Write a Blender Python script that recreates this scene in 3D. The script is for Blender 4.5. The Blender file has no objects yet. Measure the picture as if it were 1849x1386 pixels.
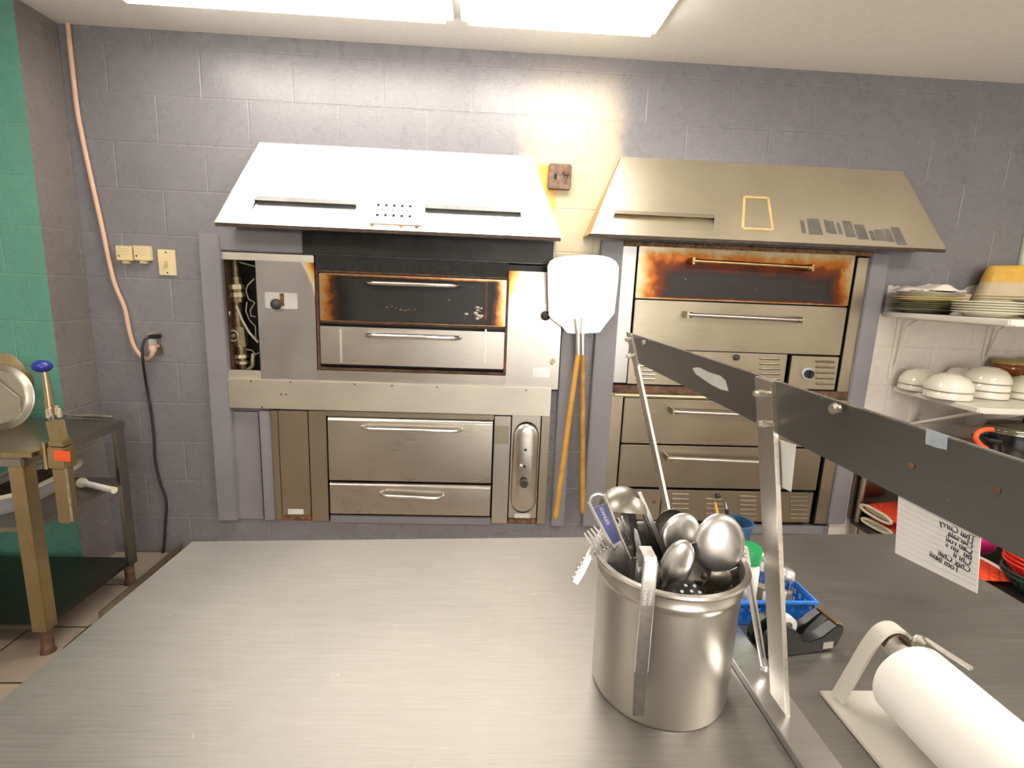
import bpy, bmesh, math, random
from mathutils import Vector, Matrix
random.seed(7)
SC = bpy.context.scene
COL = SC.collection
# ------------------------------------------------------------------ camera
F_PX, CX, CY = 926.4, 924.5, 693.0
CAM = Vector((0.0, -2.58, 1.443))
PITCH, YAW, ROLL = .18535, .05113, .03922
def _axes():
    cp, sp, cy, sy = math.cos(PITCH), math.sin(PITCH), math.cos(YAW), math.sin(YAW)
    fwd = Vector((sy*cp, cy*cp, -sp)); right = Vector((cy, -sy, 0)); down = fwd.cross(right)
    cr, sr = math.cos(ROLL), math.sin(ROLL)
    return right*cr - down*sr, down*cr + right*sr, fwd
A_R, A_D, A_F = _axes()
cd = bpy.data.cameras.new('camera'); cam = bpy.data.objects.new('camera', cd); COL.objects.link(cam)
M = Matrix.Identity(4)
for i, v in enumerate((A_R, -A_D, -A_F)):
    for j in range(3): M[j][i] = v[j]
M.translation = CAM
cam.matrix_world = M
cd.sensor_width = 36.0; cd.lens = 36.0*F_PX/1849.0; cd.clip_start = .01
SC.camera = cam
# ------------------------------------------------------------------ world and exposure
w = bpy.data.worlds.new('world'); SC.world = w; w.use_nodes = True
w.node_tree.nodes['Background'].inputs[0].default_value = (1, .95, .9, 1)
w.node_tree.nodes['Background'].inputs[1].default_value = .05
SC.view_settings.view_transform = 'Standard'; SC.view_settings.look = 'None'
SC.view_settings.exposure = 0.14; SC.view_settings.gamma = 1.0
LIGHT_WARM = (1.0, .93, .83)
# ceiling fittings: x, y, half size x, half size y, emission strength; last two added as unseen fill
CEIL_LIGHTS = [(-.80, -.50, .60, .16, 15.0), (.25, -.50, .36, .16, 21.0), (-1.5, -2.5, .60, .30, 11.0), (1.9, -2.3, .60, .30, 21.0)]
CEIL = 2.50

# ------------------------------------------------------------------ pixel helpers (photo pixel -> a point on a real plane of the room)
def ray(px, py): return A_R*((px-CX)/F_PX) + A_D*((py-CY)/F_PX) + A_F
def onY(px, py, y): d = ray(px, py); return CAM + d*((y-CAM.y)/d.y)
def onX(px, py, x): d = ray(px, py); return CAM + d*((x-CAM.x)/d.x)
def onZ(px, py, z): d = ray(px, py); return CAM + d*((z-CAM.z)/d.z)
def pxm(n, p): return n*(Vector(p)-CAM).dot(A_F)/F_PX
def rect(tl, tr, bl, br, y):
    a, b, c, d = (onY(*q, y) for q in (tl, tr, bl, br))
    return (a.x+c.x)/2, (b.x+d.x)/2, (c.z+d.z)/2, (a.z+b.z)/2   # x0,x1,z0,z1

# ------------------------------------------------------------------ materials
def nt(name):
    m = bpy.data.materials.new(name); m.use_nodes = True
    t = m.node_tree; b = t.nodes['Principled BSDF']; return m, t, b
def nd(t, typ, **kw):
    n = t.nodes.new(typ)
    for k, v in kw.items():
        if k.startswith('i_'): n.inputs[k[2:]].default_value = v
        elif k.startswith('n_'): n.inputs[int(k[2:])].default_value = v
        else: setattr(n, k, v)
    return n
def lk(t, a, b): t.links.new(a, b)
def c4(c): return (c[0], c[1], c[2], 1.0)
def ramp(t, fac, stops):
    r = t.nodes.new('ShaderNodeValToRGB'); e = r.color_ramp.elements
    while len(e) < len(stops): e.new(.5)
    for i, (p, c) in enumerate(stops): e[i].position = p; e[i].color = c4(c) if len(c) == 3 else c
    lk(t, fac, r.inputs[0]); return r.outputs[0]
def mth(t, op, a, b=None, clamp=False):
    n = t.nodes.new('ShaderNodeMath'); n.operation = op; n.use_clamp = clamp
    for i, v in enumerate((a, b)):
        if v is None: continue
        if isinstance(v, (int, float)): n.inputs[i].default_value = v
        else: lk(t, v, n.inputs[i])
    return n.outputs[0]
def mixc(t, fac, a, b):
    n = t.nodes.new('ShaderNodeMix'); n.data_type = 'RGBA'
    for s, v in ((n.inputs[0], fac), (n.inputs[6], a), (n.inputs[7], b)):
        if isinstance(v, (int, float)): s.default_value = v
        elif isinstance(v, tuple): s.default_value = c4(v)
        else: lk(t, v, s)
    return n.outputs[2]
def noise(t, vec, scale, detail=3.0, rough=.55, stretch=None):
    if stretch:
        mp = nd(t, 'ShaderNodeMapping'); lk(t, vec, mp.inputs[0]); mp.inputs[3].default_value = stretch; vec = mp.outputs[0]
    n = nd(t, 'ShaderNodeTexNoise'); n.inputs['Scale'].default_value = scale; n.inputs['Detail'].default_value = detail; n.inputs['Roughness'].default_value = rough
    lk(t, vec, n.inputs['Vector']); return n.outputs['Fac']
def bump(t, h, strength, dist, b, prev=None):
    n = nd(t, 'ShaderNodeBump'); n.inputs['Strength'].default_value = strength; n.inputs['Distance'].default_value = dist
    lk(t, h, n.inputs['Height'])
    if prev is not None: lk(t, prev, n.inputs['Normal'])
    lk(t, n.outputs[0], b.inputs['Normal']); return n.outputs[0]
def smooth(t, v, a, b):
    n = nd(t, 'ShaderNodeMapRange'); n.interpolation_type = 'SMOOTHSTEP'
    n.inputs[1].default_value = a; n.inputs[2].default_value = b; lk(t, v, n.inputs[0]); return n.outputs[0]

def plain(name, col, rough=.5, metal=0.0, var=.08, spec=.5, scale=20, bmp=0.0, trans=0.0, sss=0.0, coat=0.0):
    m, t, b = nt(name)
    tc = nd(t, 'ShaderNodeTexCoord'); n = noise(t, tc.outputs['Object'], scale, 4)
    lo = tuple(max(0, c*(1-var)) for c in col); hi = tuple(min(1, c*(1+var)) for c in col)
    lk(t, ramp(t, n, [(.3, lo), (.7, hi)]), b.inputs['Base Color'])
    b.inputs['Roughness'].default_value = rough; b.inputs['Metallic'].default_value = metal
    b.inputs['Specular IOR Level'].default_value = spec
    b.inputs['Transmission Weight'].default_value = trans; b.inputs['Coat Weight'].default_value = coat
    if sss: b.inputs['Subsurface Weight'].default_value = sss; b.inputs['Subsurface Radius'].default_value = (.02, .015, .01)
    if bmp: bump(t, n, bmp, .002, b)
    return m
def steel(name, col=(.58, .56, .53), rough=.3, brush=(3, 90, 90), var=.18, big=3.0, bstr=.06, dirt=None, spots=0.0):
    m, t, b = nt(name)
    tc = nd(t, 'ShaderNodeTexCoord'); o = tc.outputs['Object']
    fine = noise(t, o, 6.0, 4, .6, brush); blot = noise(t, o, big, 4, .6)
    f = mth(t, 'ADD', mth(t, 'MULTIPLY', fine, .45), mth(t, 'MULTIPLY', blot, .55))
    lo = tuple(c*(1-var) for c in col); hi = tuple(min(1, c*(1+var*.7)) for c in col)
    c = ramp(t, f, [(.32, lo), (.68, hi)])
    rgh = mth(t, 'ADD', mth(t, 'MULTIPLY', f, .30), rough-.15)
    met = None
    if dirt:
        dn = noise(t, o, dirt[1], 6, .65); dm = smooth(t, dn, dirt[2], dirt[2]+.12)
        c = mixc(t, dm, c, dirt[0]); rgh = mth(t, 'ADD', rgh, mth(t, 'MULTIPLY', dm, .3))
        met = mth(t, 'SUBTRACT', 1.0, mth(t, 'MULTIPLY', dm, .75))
    if spots:
        sn = noise(t, o, 85.0, 2, .5); sm = smooth(t, sn, .74, .78)
        c = mixc(t, mth(t, 'MULTIPLY', sm, spots), c, (.75, .72, .66))
    lk(t, c, b.inputs['Base Color']); lk(t, rgh, b.inputs['Roughness'])
    if met is not None: lk(t, met, b.inputs['Metallic'])
    else: b.inputs['Metallic'].default_value = 1.0
    bump(t, fine, bstr, .002, b)
    return m
def heat(name, stops, wl, wr, wb, wt, nz=.5, nscale=5.0, rough=.38, metal_edge=1.0, speck=True):
    """steel door whose bare border tints straw, orange, brown and then black with baked-on soot towards the middle"""
    m, t, b = nt(name)
    tc = nd(t, 'ShaderNodeTexCoord'); g = tc.outputs['Generated']; o = tc.outputs['Object']
    s = nd(t, 'ShaderNodeSeparateXYZ'); lk(t, g, s.inputs[0]); x, z = s.outputs[0], s.outputs[2]
    ix = mth(t, 'SUBTRACT', 1.0, x); iz = mth(t, 'SUBTRACT', 1.0, z)
    d = mth(t, 'MULTIPLY', x, 1.0/wl)
    for v, wd in ((ix, wr), (z, wb), (iz, wt)): d = mth(t, 'MINIMUM', d, mth(t, 'MULTIPLY', v, 1.0/wd))
    d = mth(t, 'MINIMUM', d, 1.3)
    n1 = noise(t, o, nscale, 5, .6); n2 = noise(t, o, nscale*4, 5, .65)
    v = mth(t, 'ADD', d, mth(t, 'MULTIPLY', mth(t, 'SUBTRACT', n1, .5), nz*2))
    v = mth(t, 'ADD', v, mth(t, 'MULTIPLY', mth(t, 'SUBTRACT', n2, .5), nz*.6), True)
    c = ramp(t, v, stops)
    if speck:
        sn = noise(t, o, 40, 3, .6); sm = smooth(t, sn, .70, .76); c = mixc(t, mth(t, 'MULTIPLY', sm, .5), c, (.55, .42, .33))
    lk(t, c, b.inputs['Base Color'])
    lk(t, ramp(t, v, [(.0, (metal_edge,)*3), (.55, (.75*metal_edge,)*3), (.95, (.15,)*3)]), b.inputs['Metallic'])
    lk(t, mth(t, 'ADD', rough, mth(t, 'MULTIPLY', v, .12)), b.inputs['Roughness'])
    bump(t, n2, .12, .002, b)
    return m
def corner_tint(name, base, fx, fz, rough=.3):
    """steel panel with a heat tint fanning out of one corner"""
    m, t, b = nt(name)
    tc = nd(t, 'ShaderNodeTexCoord'); g = tc.outputs['Generated']; o = tc.outputs['Object']
    s = nd(t, 'ShaderNodeSeparateXYZ'); lk(t, g, s.inputs[0])
    dx = mth(t, 'MULTIPLY', mth(t, 'ABSOLUTE', mth(t, 'SUBTRACT', s.outputs[0], fx[0])), fx[1])
    dz = mth(t, 'MULTIPLY', mth(t, 'ABSOLUTE', mth(t, 'SUBTRACT', s.outputs[2], fz[0])), fz[1])
    d = mth(t, 'ADD', dx, dz); n1 = noise(t, o, 9, 4)
    v = mth(t, 'ADD', d, mth(t, 'MULTIPLY', mth(t, 'SUBTRACT', n1, .5), .6), True)
    fine = noise(t, o, 6, 4, .6, (90, 90, 4)); blot = noise(t, o, 6, 4, .6)
    bc = ramp(t, mth(t, 'ADD', mth(t, 'MULTIPLY', fine, .4), mth(t, 'MULTIPLY', blot, .6)), [(.3, tuple(c*.8 for c in base)), (.7, base)])
    tint = ramp(t, v, [(0, (.12, .05, .03)), (.22, (.55, .2, .05)), (.45, (.8, .5, .12)), (.75, (.85, .78, .6)), (1, base)])
    lk(t, mixc(t, smooth(t, v, .7, 1.0), tint, bc), b.inputs['Base Color'])
    b.inputs['Metallic'].default_value = .95
    lk(t, mth(t, 'ADD', rough-.1, mth(t, 'MULTIPLY', blot, .25)), b.inputs['Roughness'])
    bump(t, blot, .1, .01, b)
    return m
def block_paint(name, col, axis='x', phase=0.0, white=False, rough=.27):
    m, t, b = nt(name)
    tc = nd(t, 'ShaderNodeTexCoord'); o = tc.outputs['Object']
    s = nd(t, 'ShaderNodeSeparateXYZ'); lk(t, o, s.inputs[0])
    cb = nd(t, 'ShaderNodeCombineXYZ')
    lk(t, mth(t, 'ADD', s.outputs[0 if axis == 'x' else 1], phase), cb.inputs[0]); lk(t, s.outputs[2], cb.inputs[1])
    wob = nd(t, 'ShaderNodeTexNoise'); wob.inputs['Scale'].default_value = 9; lk(t, o, wob.inputs['Vector'])
    vm = nd(t, 'ShaderNodeVectorMath'); vm.operation = 'MULTIPLY_ADD'; lk(t, wob.outputs['Color'], vm.inputs[0]); vm.inputs[1].default_value = (.006,)*3; lk(t, cb.outputs[0], vm.inputs[2])
    br = nd(t, 'ShaderNodeTexBrick'); lk(t, vm.outputs[0], br.inputs['Vector'])
    br.inputs['Scale'].default_value = 1; br.inputs['Brick Width'].default_value = .4064; br.inputs['Row Height'].default_value = .2032
    br.inputs['Mortar Size'].default_value = .0045; br.inputs['Mortar Smooth'].default_value = .6; br.offset = .5
    br.inputs['Color1'].default_value = (1, 1, 1, 1); br.inputs['Color2'].default_value = (1, 1, 1, 1); br.inputs['Mortar'].default_value = (0, 0, 0, 1)
    n1 = noise(t, o, 2.2, 4); n2 = noise(t, o, 60, 4, .6); n3 = noise(t, o, 14, 3)
    c = ramp(t, n1, [(.3, tuple(v*.9 for v in col)), (.7, tuple(min(1, v*1.08) for v in col))])
    if white:   # bare grease film between the hoods, and the older white paint right of the second oven
        x, z = s.outputs[0], s.outputs[2]
        nn = mth(t, 'MULTIPLY', mth(t, 'SUBTRACT', n3, .5), .10)
        gx = mth(t, 'MULTIPLY', smooth(t, mth(t, 'ADD', x, nn), .06, .30), mth(t, 'SUBTRACT', 1.0, smooth(t, mth(t, 'ADD', x, nn), .52, .66)))
        gz = mth(t, 'MULTIPLY', smooth(t, z, 1.50, 1.62), mth(t, 'SUBTRACT', 1.0, smooth(t, mth(t, 'ADD', z, nn), 2.10, 2.55)))
        gm = mth(t, 'MULTIPLY', gx, gz)
        c = mixc(t, mth(t, 'MULTIPLY', gm, .9), c, (.60, .50, .33))
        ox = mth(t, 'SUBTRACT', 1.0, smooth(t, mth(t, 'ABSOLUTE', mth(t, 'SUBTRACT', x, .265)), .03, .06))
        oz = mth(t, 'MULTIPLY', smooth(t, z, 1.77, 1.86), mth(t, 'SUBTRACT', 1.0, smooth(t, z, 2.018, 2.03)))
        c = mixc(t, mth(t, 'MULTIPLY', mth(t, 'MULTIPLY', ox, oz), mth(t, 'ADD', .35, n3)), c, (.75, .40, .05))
        edge = mth(t, 'ADD', z, mth(t, 'MULTIPLY', mth(t, 'SUBTRACT', noise(t, o, 7, 4), .5), .14))
        wmsk = mth(t, 'MULTIPLY', mth(t, 'GREATER_THAN', x, 2.035), mth(t, 'LESS_THAN', edge, 1.53))
        lowm = mth(t, 'MULTIPLY', mth(t, 'GREATER_THAN', x, 1.93), mth(t, 'LESS_THAN', z, 1.385))
        wmsk = mth(t, 'MAXIMUM', wmsk, lowm)
        c = mixc(t, wmsk, c, (.72, .66, .60))
    c = mixc(t, mth(t, 'MULTIPLY', mth(t, 'SUBTRACT', 1.0, br.outputs['Color']), .10), c, (.45, .43, .42))
    lk(t, c, b.inputs['Base Color'])
    lk(t, mth(t, 'ADD', rough-.06, mth(t, 'MULTIPLY', n3, .14)), b.inputs['Roughness'])
    n4 = noise(t, o, 140, 3, .6)
    h = mth(t, 'ADD', br.outputs['Color'], mth(t, 'MULTIPLY', n2, .22)); h = mth(t, 'ADD', h, mth(t, 'MULTIPLY', n4, .55))
    h = mth(t, 'ADD', h, mth(t, 'MULTIPLY', n3, .3))
    bump(t, h, .45, .004, b)
    return m
def tiles(name, col, grout, size, g=.004):
    m, t, b = nt(name)
    tc = nd(t, 'ShaderNodeTexCoord'); o = tc.outputs['Object']
    br = nd(t, 'ShaderNodeTexBrick'); lk(t, o, br.inputs['Vector']); br.offset = 0
    br.inputs['Scale'].default_value = 1; br.inputs['Brick Width'].default_value = size; br.inputs['Row Height'].default_value = size
    br.inputs['Mortar Size'].default_value = g; br.inputs['Color1'].default_value = c4(col); br.inputs['Color2'].default_value = c4(tuple(c*.88 for c in col)); br.inputs['Mortar'].default_value = c4(grout)
    n = noise(t, o, 6, 5); c = mixc(t, mth(t, 'MULTIPLY', smooth(t, n, .5, .75), .5), br.outputs['Color'], tuple(v*.4 for v in col))
    lk(t, c, b.inputs['Base Color']); b.inputs['Roughness'].default_value = .45
    bump(t, mth(t, 'SUBTRACT', 1.0, br.outputs['Fac']), .4, .003, b)
    return m
def emis(name, col, s):
    m, t, b = nt(name); b.inputs['Base Color'].default_value = c4(col); b.inputs['Emission Color'].default_value = c4(col); b.inputs['Emission Strength'].default_value = s; return m
def glass(name, col=(.95, .97, .97), rough=.05):
    m, t, b = nt(name); b.inputs['Base Color'].default_value = c4(col); b.inputs['Transmission Weight'].default_value = 1; b.inputs['Roughness'].default_value = rough; b.inputs['IOR'].default_value = 1.3
    return m
def quilt(name, col):
    m, t, b = nt(name)
    tc = nd(t, 'ShaderNodeTexCoord'); mp = nd(t, 'ShaderNodeMapping'); lk(t, tc.outputs['Object'], mp.inputs[0]); mp.inputs[2].default_value = (0, 0, .785)
    s = nd(t, 'ShaderNodeSeparateXYZ'); lk(t, mp.outputs[0], s.inputs[0])
    a = mth(t, 'ABSOLUTE', mth(t, 'SINE', mth(t, 'MULTIPLY', s.outputs[0], 130))); bb = mth(t, 'ABSOLUTE', mth(t, 'SINE', mth(t, 'MULTIPLY', s.outputs[1], 130)))
    h = mth(t, 'MINIMUM', a, bb); h = mth(t, 'POWER', h, .4)
    n = noise(t, tc.outputs['Object'], 150, 2)
    lk(t, ramp(t, n, [(.3, tuple(c*.85 for c in col)), (.7, col)]), b.inputs['Base Color']); b.inputs['Roughness'].default_value = .75
    bump(t, h, .9, .006, b); return m

GREY = (.198, .192, .210)
MT = dict(
 wall=block_paint('grey painted block wall', GREY, 'x', .10, True),
 wall_side=block_paint('grey painted block side', (.175, .155, .148), 'y', .02),
 teal=block_paint('teal painted block', (.11, .31, .245), 'x', .05),
 wood=plain('grey painted boards', (.235, .225, .248), .38, var=.06, scale=6, bmp=.2),
 wood_white=plain('white painted board', (.68, .62, .58), .45, var=.06),
 room=plain('cream wall paint', (.62, .58, .52), .6, var=.04, scale=3),
 ceil=plain('white ceiling tile', (.82, .80, .77), .8, var=.03, scale=40),
 floor=tiles('beige floor tile', (.33, .26, .20), (.03, .025, .02), .305),
 hood=steel('bright hood steel', (.88, .85, .80), .44, (2, 60, 60), .05, 2.0, .03, ((.55, .30, .08), 7, .70)),
 hood_b=steel('dull hood steel', (.74, .67, .54), .44, (2, 60, 60), .10, 2.5, .04, ((.45, .40, .30), 5, .66)),
 flap=steel('folded steel flap', (.42, .41, .39), .32, (2, 90, 90), .2),
 under=plain('grease brown underside', (.06, .038, .022), .55, .3, .4, scale=30, bmp=.3),
 rust=plain('rust brown metal', (.13, .068, .04), .6, .35, .55, scale=25, bmp=.4),
 rust2=plain('orange rust scale', (.22, .11, .045), .7, .2, .6, scale=60, bmp=.6),
 soot=plain('soot black steel', (.018, .018, .016), .42, .35, .6, scale=12, bmp=.25),
 soot2=plain('soot crust', (.012, .011, .010), .55, .1, .7, scale=45, bmp=.6),
 panel=steel('grey oven steel', (.46, .45, .44), .36, (90, 90, 3), .13, 3.0, .04),
 panel_l=corner_tint('grey oven steel with heat tint', (.47, .455, .445), (1.0, 4.2), (1.0, 3.6), .38),
 panel_r=corner_tint('heat tinted oven steel', (.66, .63, .58), (.0, 2.4), (1.0, 2.2), .36),
 strip=steel('pale cover strip', (.74, .70, .62), .42, (3, 80, 80), .10, 4.0, .05),
 door=steel('brushed oven door', (.57, .54, .49), .33, (3, 80, 80), .12, 4.0, .05, ((.30, .19, .08), 6, .72)),
 door_low=steel('lower oven door steel', (.56, .52, .46), .30, (3, 80, 80), .10, 3.0, .04),
 tan=steel('tan oven steel', (.44, .385, .30), .36, (80, 80, 3), .12, 3.0, .05),
 tan_d=steel('tan oven door steel', (.40, .35, .275), .34, (3, 80, 80), .16, 3.0, .05, ((.20, .13, .06), 5, .68)),
 soot_door=heat('sooty upper oven door', [(0, (.52, .44, .36)), (.12, (.60, .36, .14)), (.24, (.50, .17, .04)), (.38, (.09, .045, .03)), (.55, (.022, .019, .017)), (1, (.018, .018, .018))], .20, .14, .035, .13, .30, 6.0, .30),
 heat_door=heat('heat stained oven door', [(0, (.50, .44, .33)), (.18, (.42, .29, .12)), (.30, (.42, .14, .025)), (.46, (.17, .042, .014)), (.66, (.085, .024, .012)), (.82, (.022, .014, .012)), (1, (.016, .013, .013))], .17, .13, .07, .62, .36, 5.5, .30),
 chrome=steel('polished steel handle', (.72, .69, .64), .22, (2, 40, 40), .06, 8, .01),
 brass_h=steel('bronzed handle', (.50, .33, .16), .32, (3, 60, 60), .3, 18, .03),
 black=plain('black plastic', (.012, .012, .013), .38, var=.3),
 knob=plain('dark grey knob', (.045, .043, .042), .45, var=.2),
 label=plain('white enamel label', (.66, .65, .62), .45, var=.06),
 hole=plain('dark hole', (.010, .009, .008), .8),
 brassp=plain('dull gas pipe', (.20, .15, .085), .48, .7, .4, scale=40, bmp=.3),
 brassl=plain('pale gas fitting', (.42, .36, .24), .45, .6, .3, scale=40),
 wire=plain('pale wire', (.42, .37, .29), .6, var=.2),
 wood_h=plain('varnished wooden handle', (.62, .33, .055), .45, var=.18, scale=14),
 wood_h2=plain('worn wooden handle', (.50, .27, .07), .5, var=.3, scale=18),
 peel=plain('whitened aluminium peel', (.88, .87, .85), .42, .35, var=.02, scale=4),
 peel_d=steel('aluminium ferrule', (.70, .70, .69), .35, (40, 40, 3), .1, 8, .04),
 cord=plain('peach cord', (.60, .38, .26), .5, var=.05),
 cord_k=plain('black cord', (.012, .012, .013), .5),
 cream=plain('cream plastic', (.70, .58, .33), .5, var=.05),
 plate_st=steel('outlet plate steel', (.45, .43, .41), .35, (40, 40, 40), .1),
 counter=steel('brushed worktop steel', (.30, .284, .262), .46, (2.2, 70, 70), .24, 2.2, .10, None, .25),
 counter_e=steel('worktop edge steel', (.62, .61, .60), .3, (2, 60, 60), .1),
 table=steel('work table steel', (.36, .335, .285), .33, (50, 3, 50), .16, 4, .05),
 shelf_d=steel('dark shelf steel', (.15, .145, .12), .4, (50, 3, 50), .2, 5, .04),
 tool=steel('can opener steel', (.46, .37, .22), .34, (60, 60, 4), .15, 12, .04),
 blue=plain('blue plastic knob', (.015, .028, .26), .3, var=.1),
 bluet=plain('blue plastic basket', (.012, .16, .62), .4, var=.08),
 blued=plain('translucent blue plastic', (.05, .16, .34), .3, var=.1, trans=.35),
 orange=plain('orange tape', (.85, .10, .02), .55, var=.1),
 rail=steel('dark rail steel', (.24, .235, .225), .40, (40, 3, 40), .12, 4, .04, None, .8),
 post=steel('rail post steel', (.60, .56, .51), .40, (60, 60, 4), .12, 10, .05, None, .5),
 edge=steel('pale glint edge steel', (.80, .76, .70), .3, (20, 20, 20), .05),
 bolt=steel('zinc bolt', (.74, .70, .60), .35, (30, 30, 30), .15, 60),
 paper=plain('white paper', (.84, .83, .81), .7, var=.02, sss=.0),
 ink=plain('dark ink', (.035, .035, .05), .6),
 rule=plain('faint ruled lines', (.62, .64, .68), .7),
 tape=plain('bluish tape', (.46, .53, .63), .3, var=.18, scale=60),
 pot=steel('brushed crock steel', (.56, .53, .48), .34, (16, 16, 90), .05, 6, .012),
 pot_in=steel('dark crock inside', (.30, .28, .26), .35, (60, 60, 3), .1, 6, .04),
 uten=steel('utensil steel', (.76, .75, .73), .30, (12, 12, 12), .10, 14, .03),
 uten2=steel('bright spoon steel', (.88, .87, .86), .34, (12, 12, 12), .08, 16, .03),
 uten_d=steel('tarnished ladle', (.40, .37, .32), .38, (20, 20, 20), .22, 20, .05),
 uten_k=steel('dark utensil steel', (.30, .28, .26), .30, (20, 20, 20), .3, 18, .04),
 acry=plain('blue tinted handle print', (.10, .11, .27), .25, var=.3),
 clear=glass('clear acrylic', (.92, .93, .96), .08),
 green=plain('green lid', (.008, .27, .075), .4, var=.08),
 white=plain('white plastic', (.74, .72, .69), .45, var=.04),
 china=plain('white china', (.76, .71, .60), .14, var=.03, coat=.3),
 cream_ch=plain('cream china', (.68, .55, .30), .18, var=.05),
 olive=plain('olive china', (.16, .155, .085), .25, var=.15),
 band=plain('grey china band', (.20, .17, .14), .3),
 shelf=plain('white painted shelf', (.72, .68, .60), .5, var=.05, scale=8, bmp=.1),
 cloth=plain('cream cloth', (.72, .66, .58), .9, var=.05),
 card=plain('brown card', (.55, .44, .30), .8, var=.08),
 yel=plain('amber plastic tub', (.86, .52, .09), .28, var=.10, trans=.15),
 tub=plain('frosted plastic tub', (.74, .63, .42), .3, var=.04, trans=.18),
 amber=plain('amber glazed bowl', (.20, .055, .012), .18, var=.2),
 olive_b=plain('olive glaze', (.33, .26, .09), .2, var=.15),
 crock=plain('black cooker body', (.010, .010, .012), .14, var=.2, coat=.5),
 smoke=plain('smoky glass lid', (.09, .08, .05), .08, var=.1, coat=.5),
 mitt=quilt('red quilted mitt', (.85, .060, .013)), mitt_l=plain('cream mitt lining', (.66, .60, .45), .9, var=.12, scale=50),
 redbag=plain('dark red plastic', (.22, .018, .015), .4, var=.2),
 magenta=plain('magenta cloth', (.55, .005, .14), .8, var=.1),
 bgreen=plain('green basket plastic', (.006, .24, .085), .4, var=.1), bred=plain('red basket plastic', (.72, .03, .018), .4, var=.1), bdark=plain('dark green basket plastic', (.010, .04, .026), .4, var=.15),
 greyp=plain('pale grey plastic', (.56, .53, .47), .45, var=.05), roll=plain('white paper roll', (.88, .86, .82), .75, var=.01),
 busboy=plain('grey bus tub', (.34, .34, .37), .5, var=.05), rim=plain('off white plastic', (.66, .63, .48), .45, var=.06),
 lid=steel('worn lid aluminium', (.48, .44, .37), .36, (15, 15, 15), .15, 9, .05),
 pipe=steel('steel tube', (.60, .58, .52), .25, (2, 40, 40), .05), gold=steel('gilt trim', (.60, .45, .22), .35, (3, 60, 60), .2, 12, .04),
 mark=plain('faded black marks', (.20, .19, .165), .5, .4, .2), stain=plain('yellow tape residue', (.70, .55, .24), .55, .2, .15),
 gtrim=plain('pale green trim', (.60, .66, .50), .5, var=.04),
)
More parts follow.
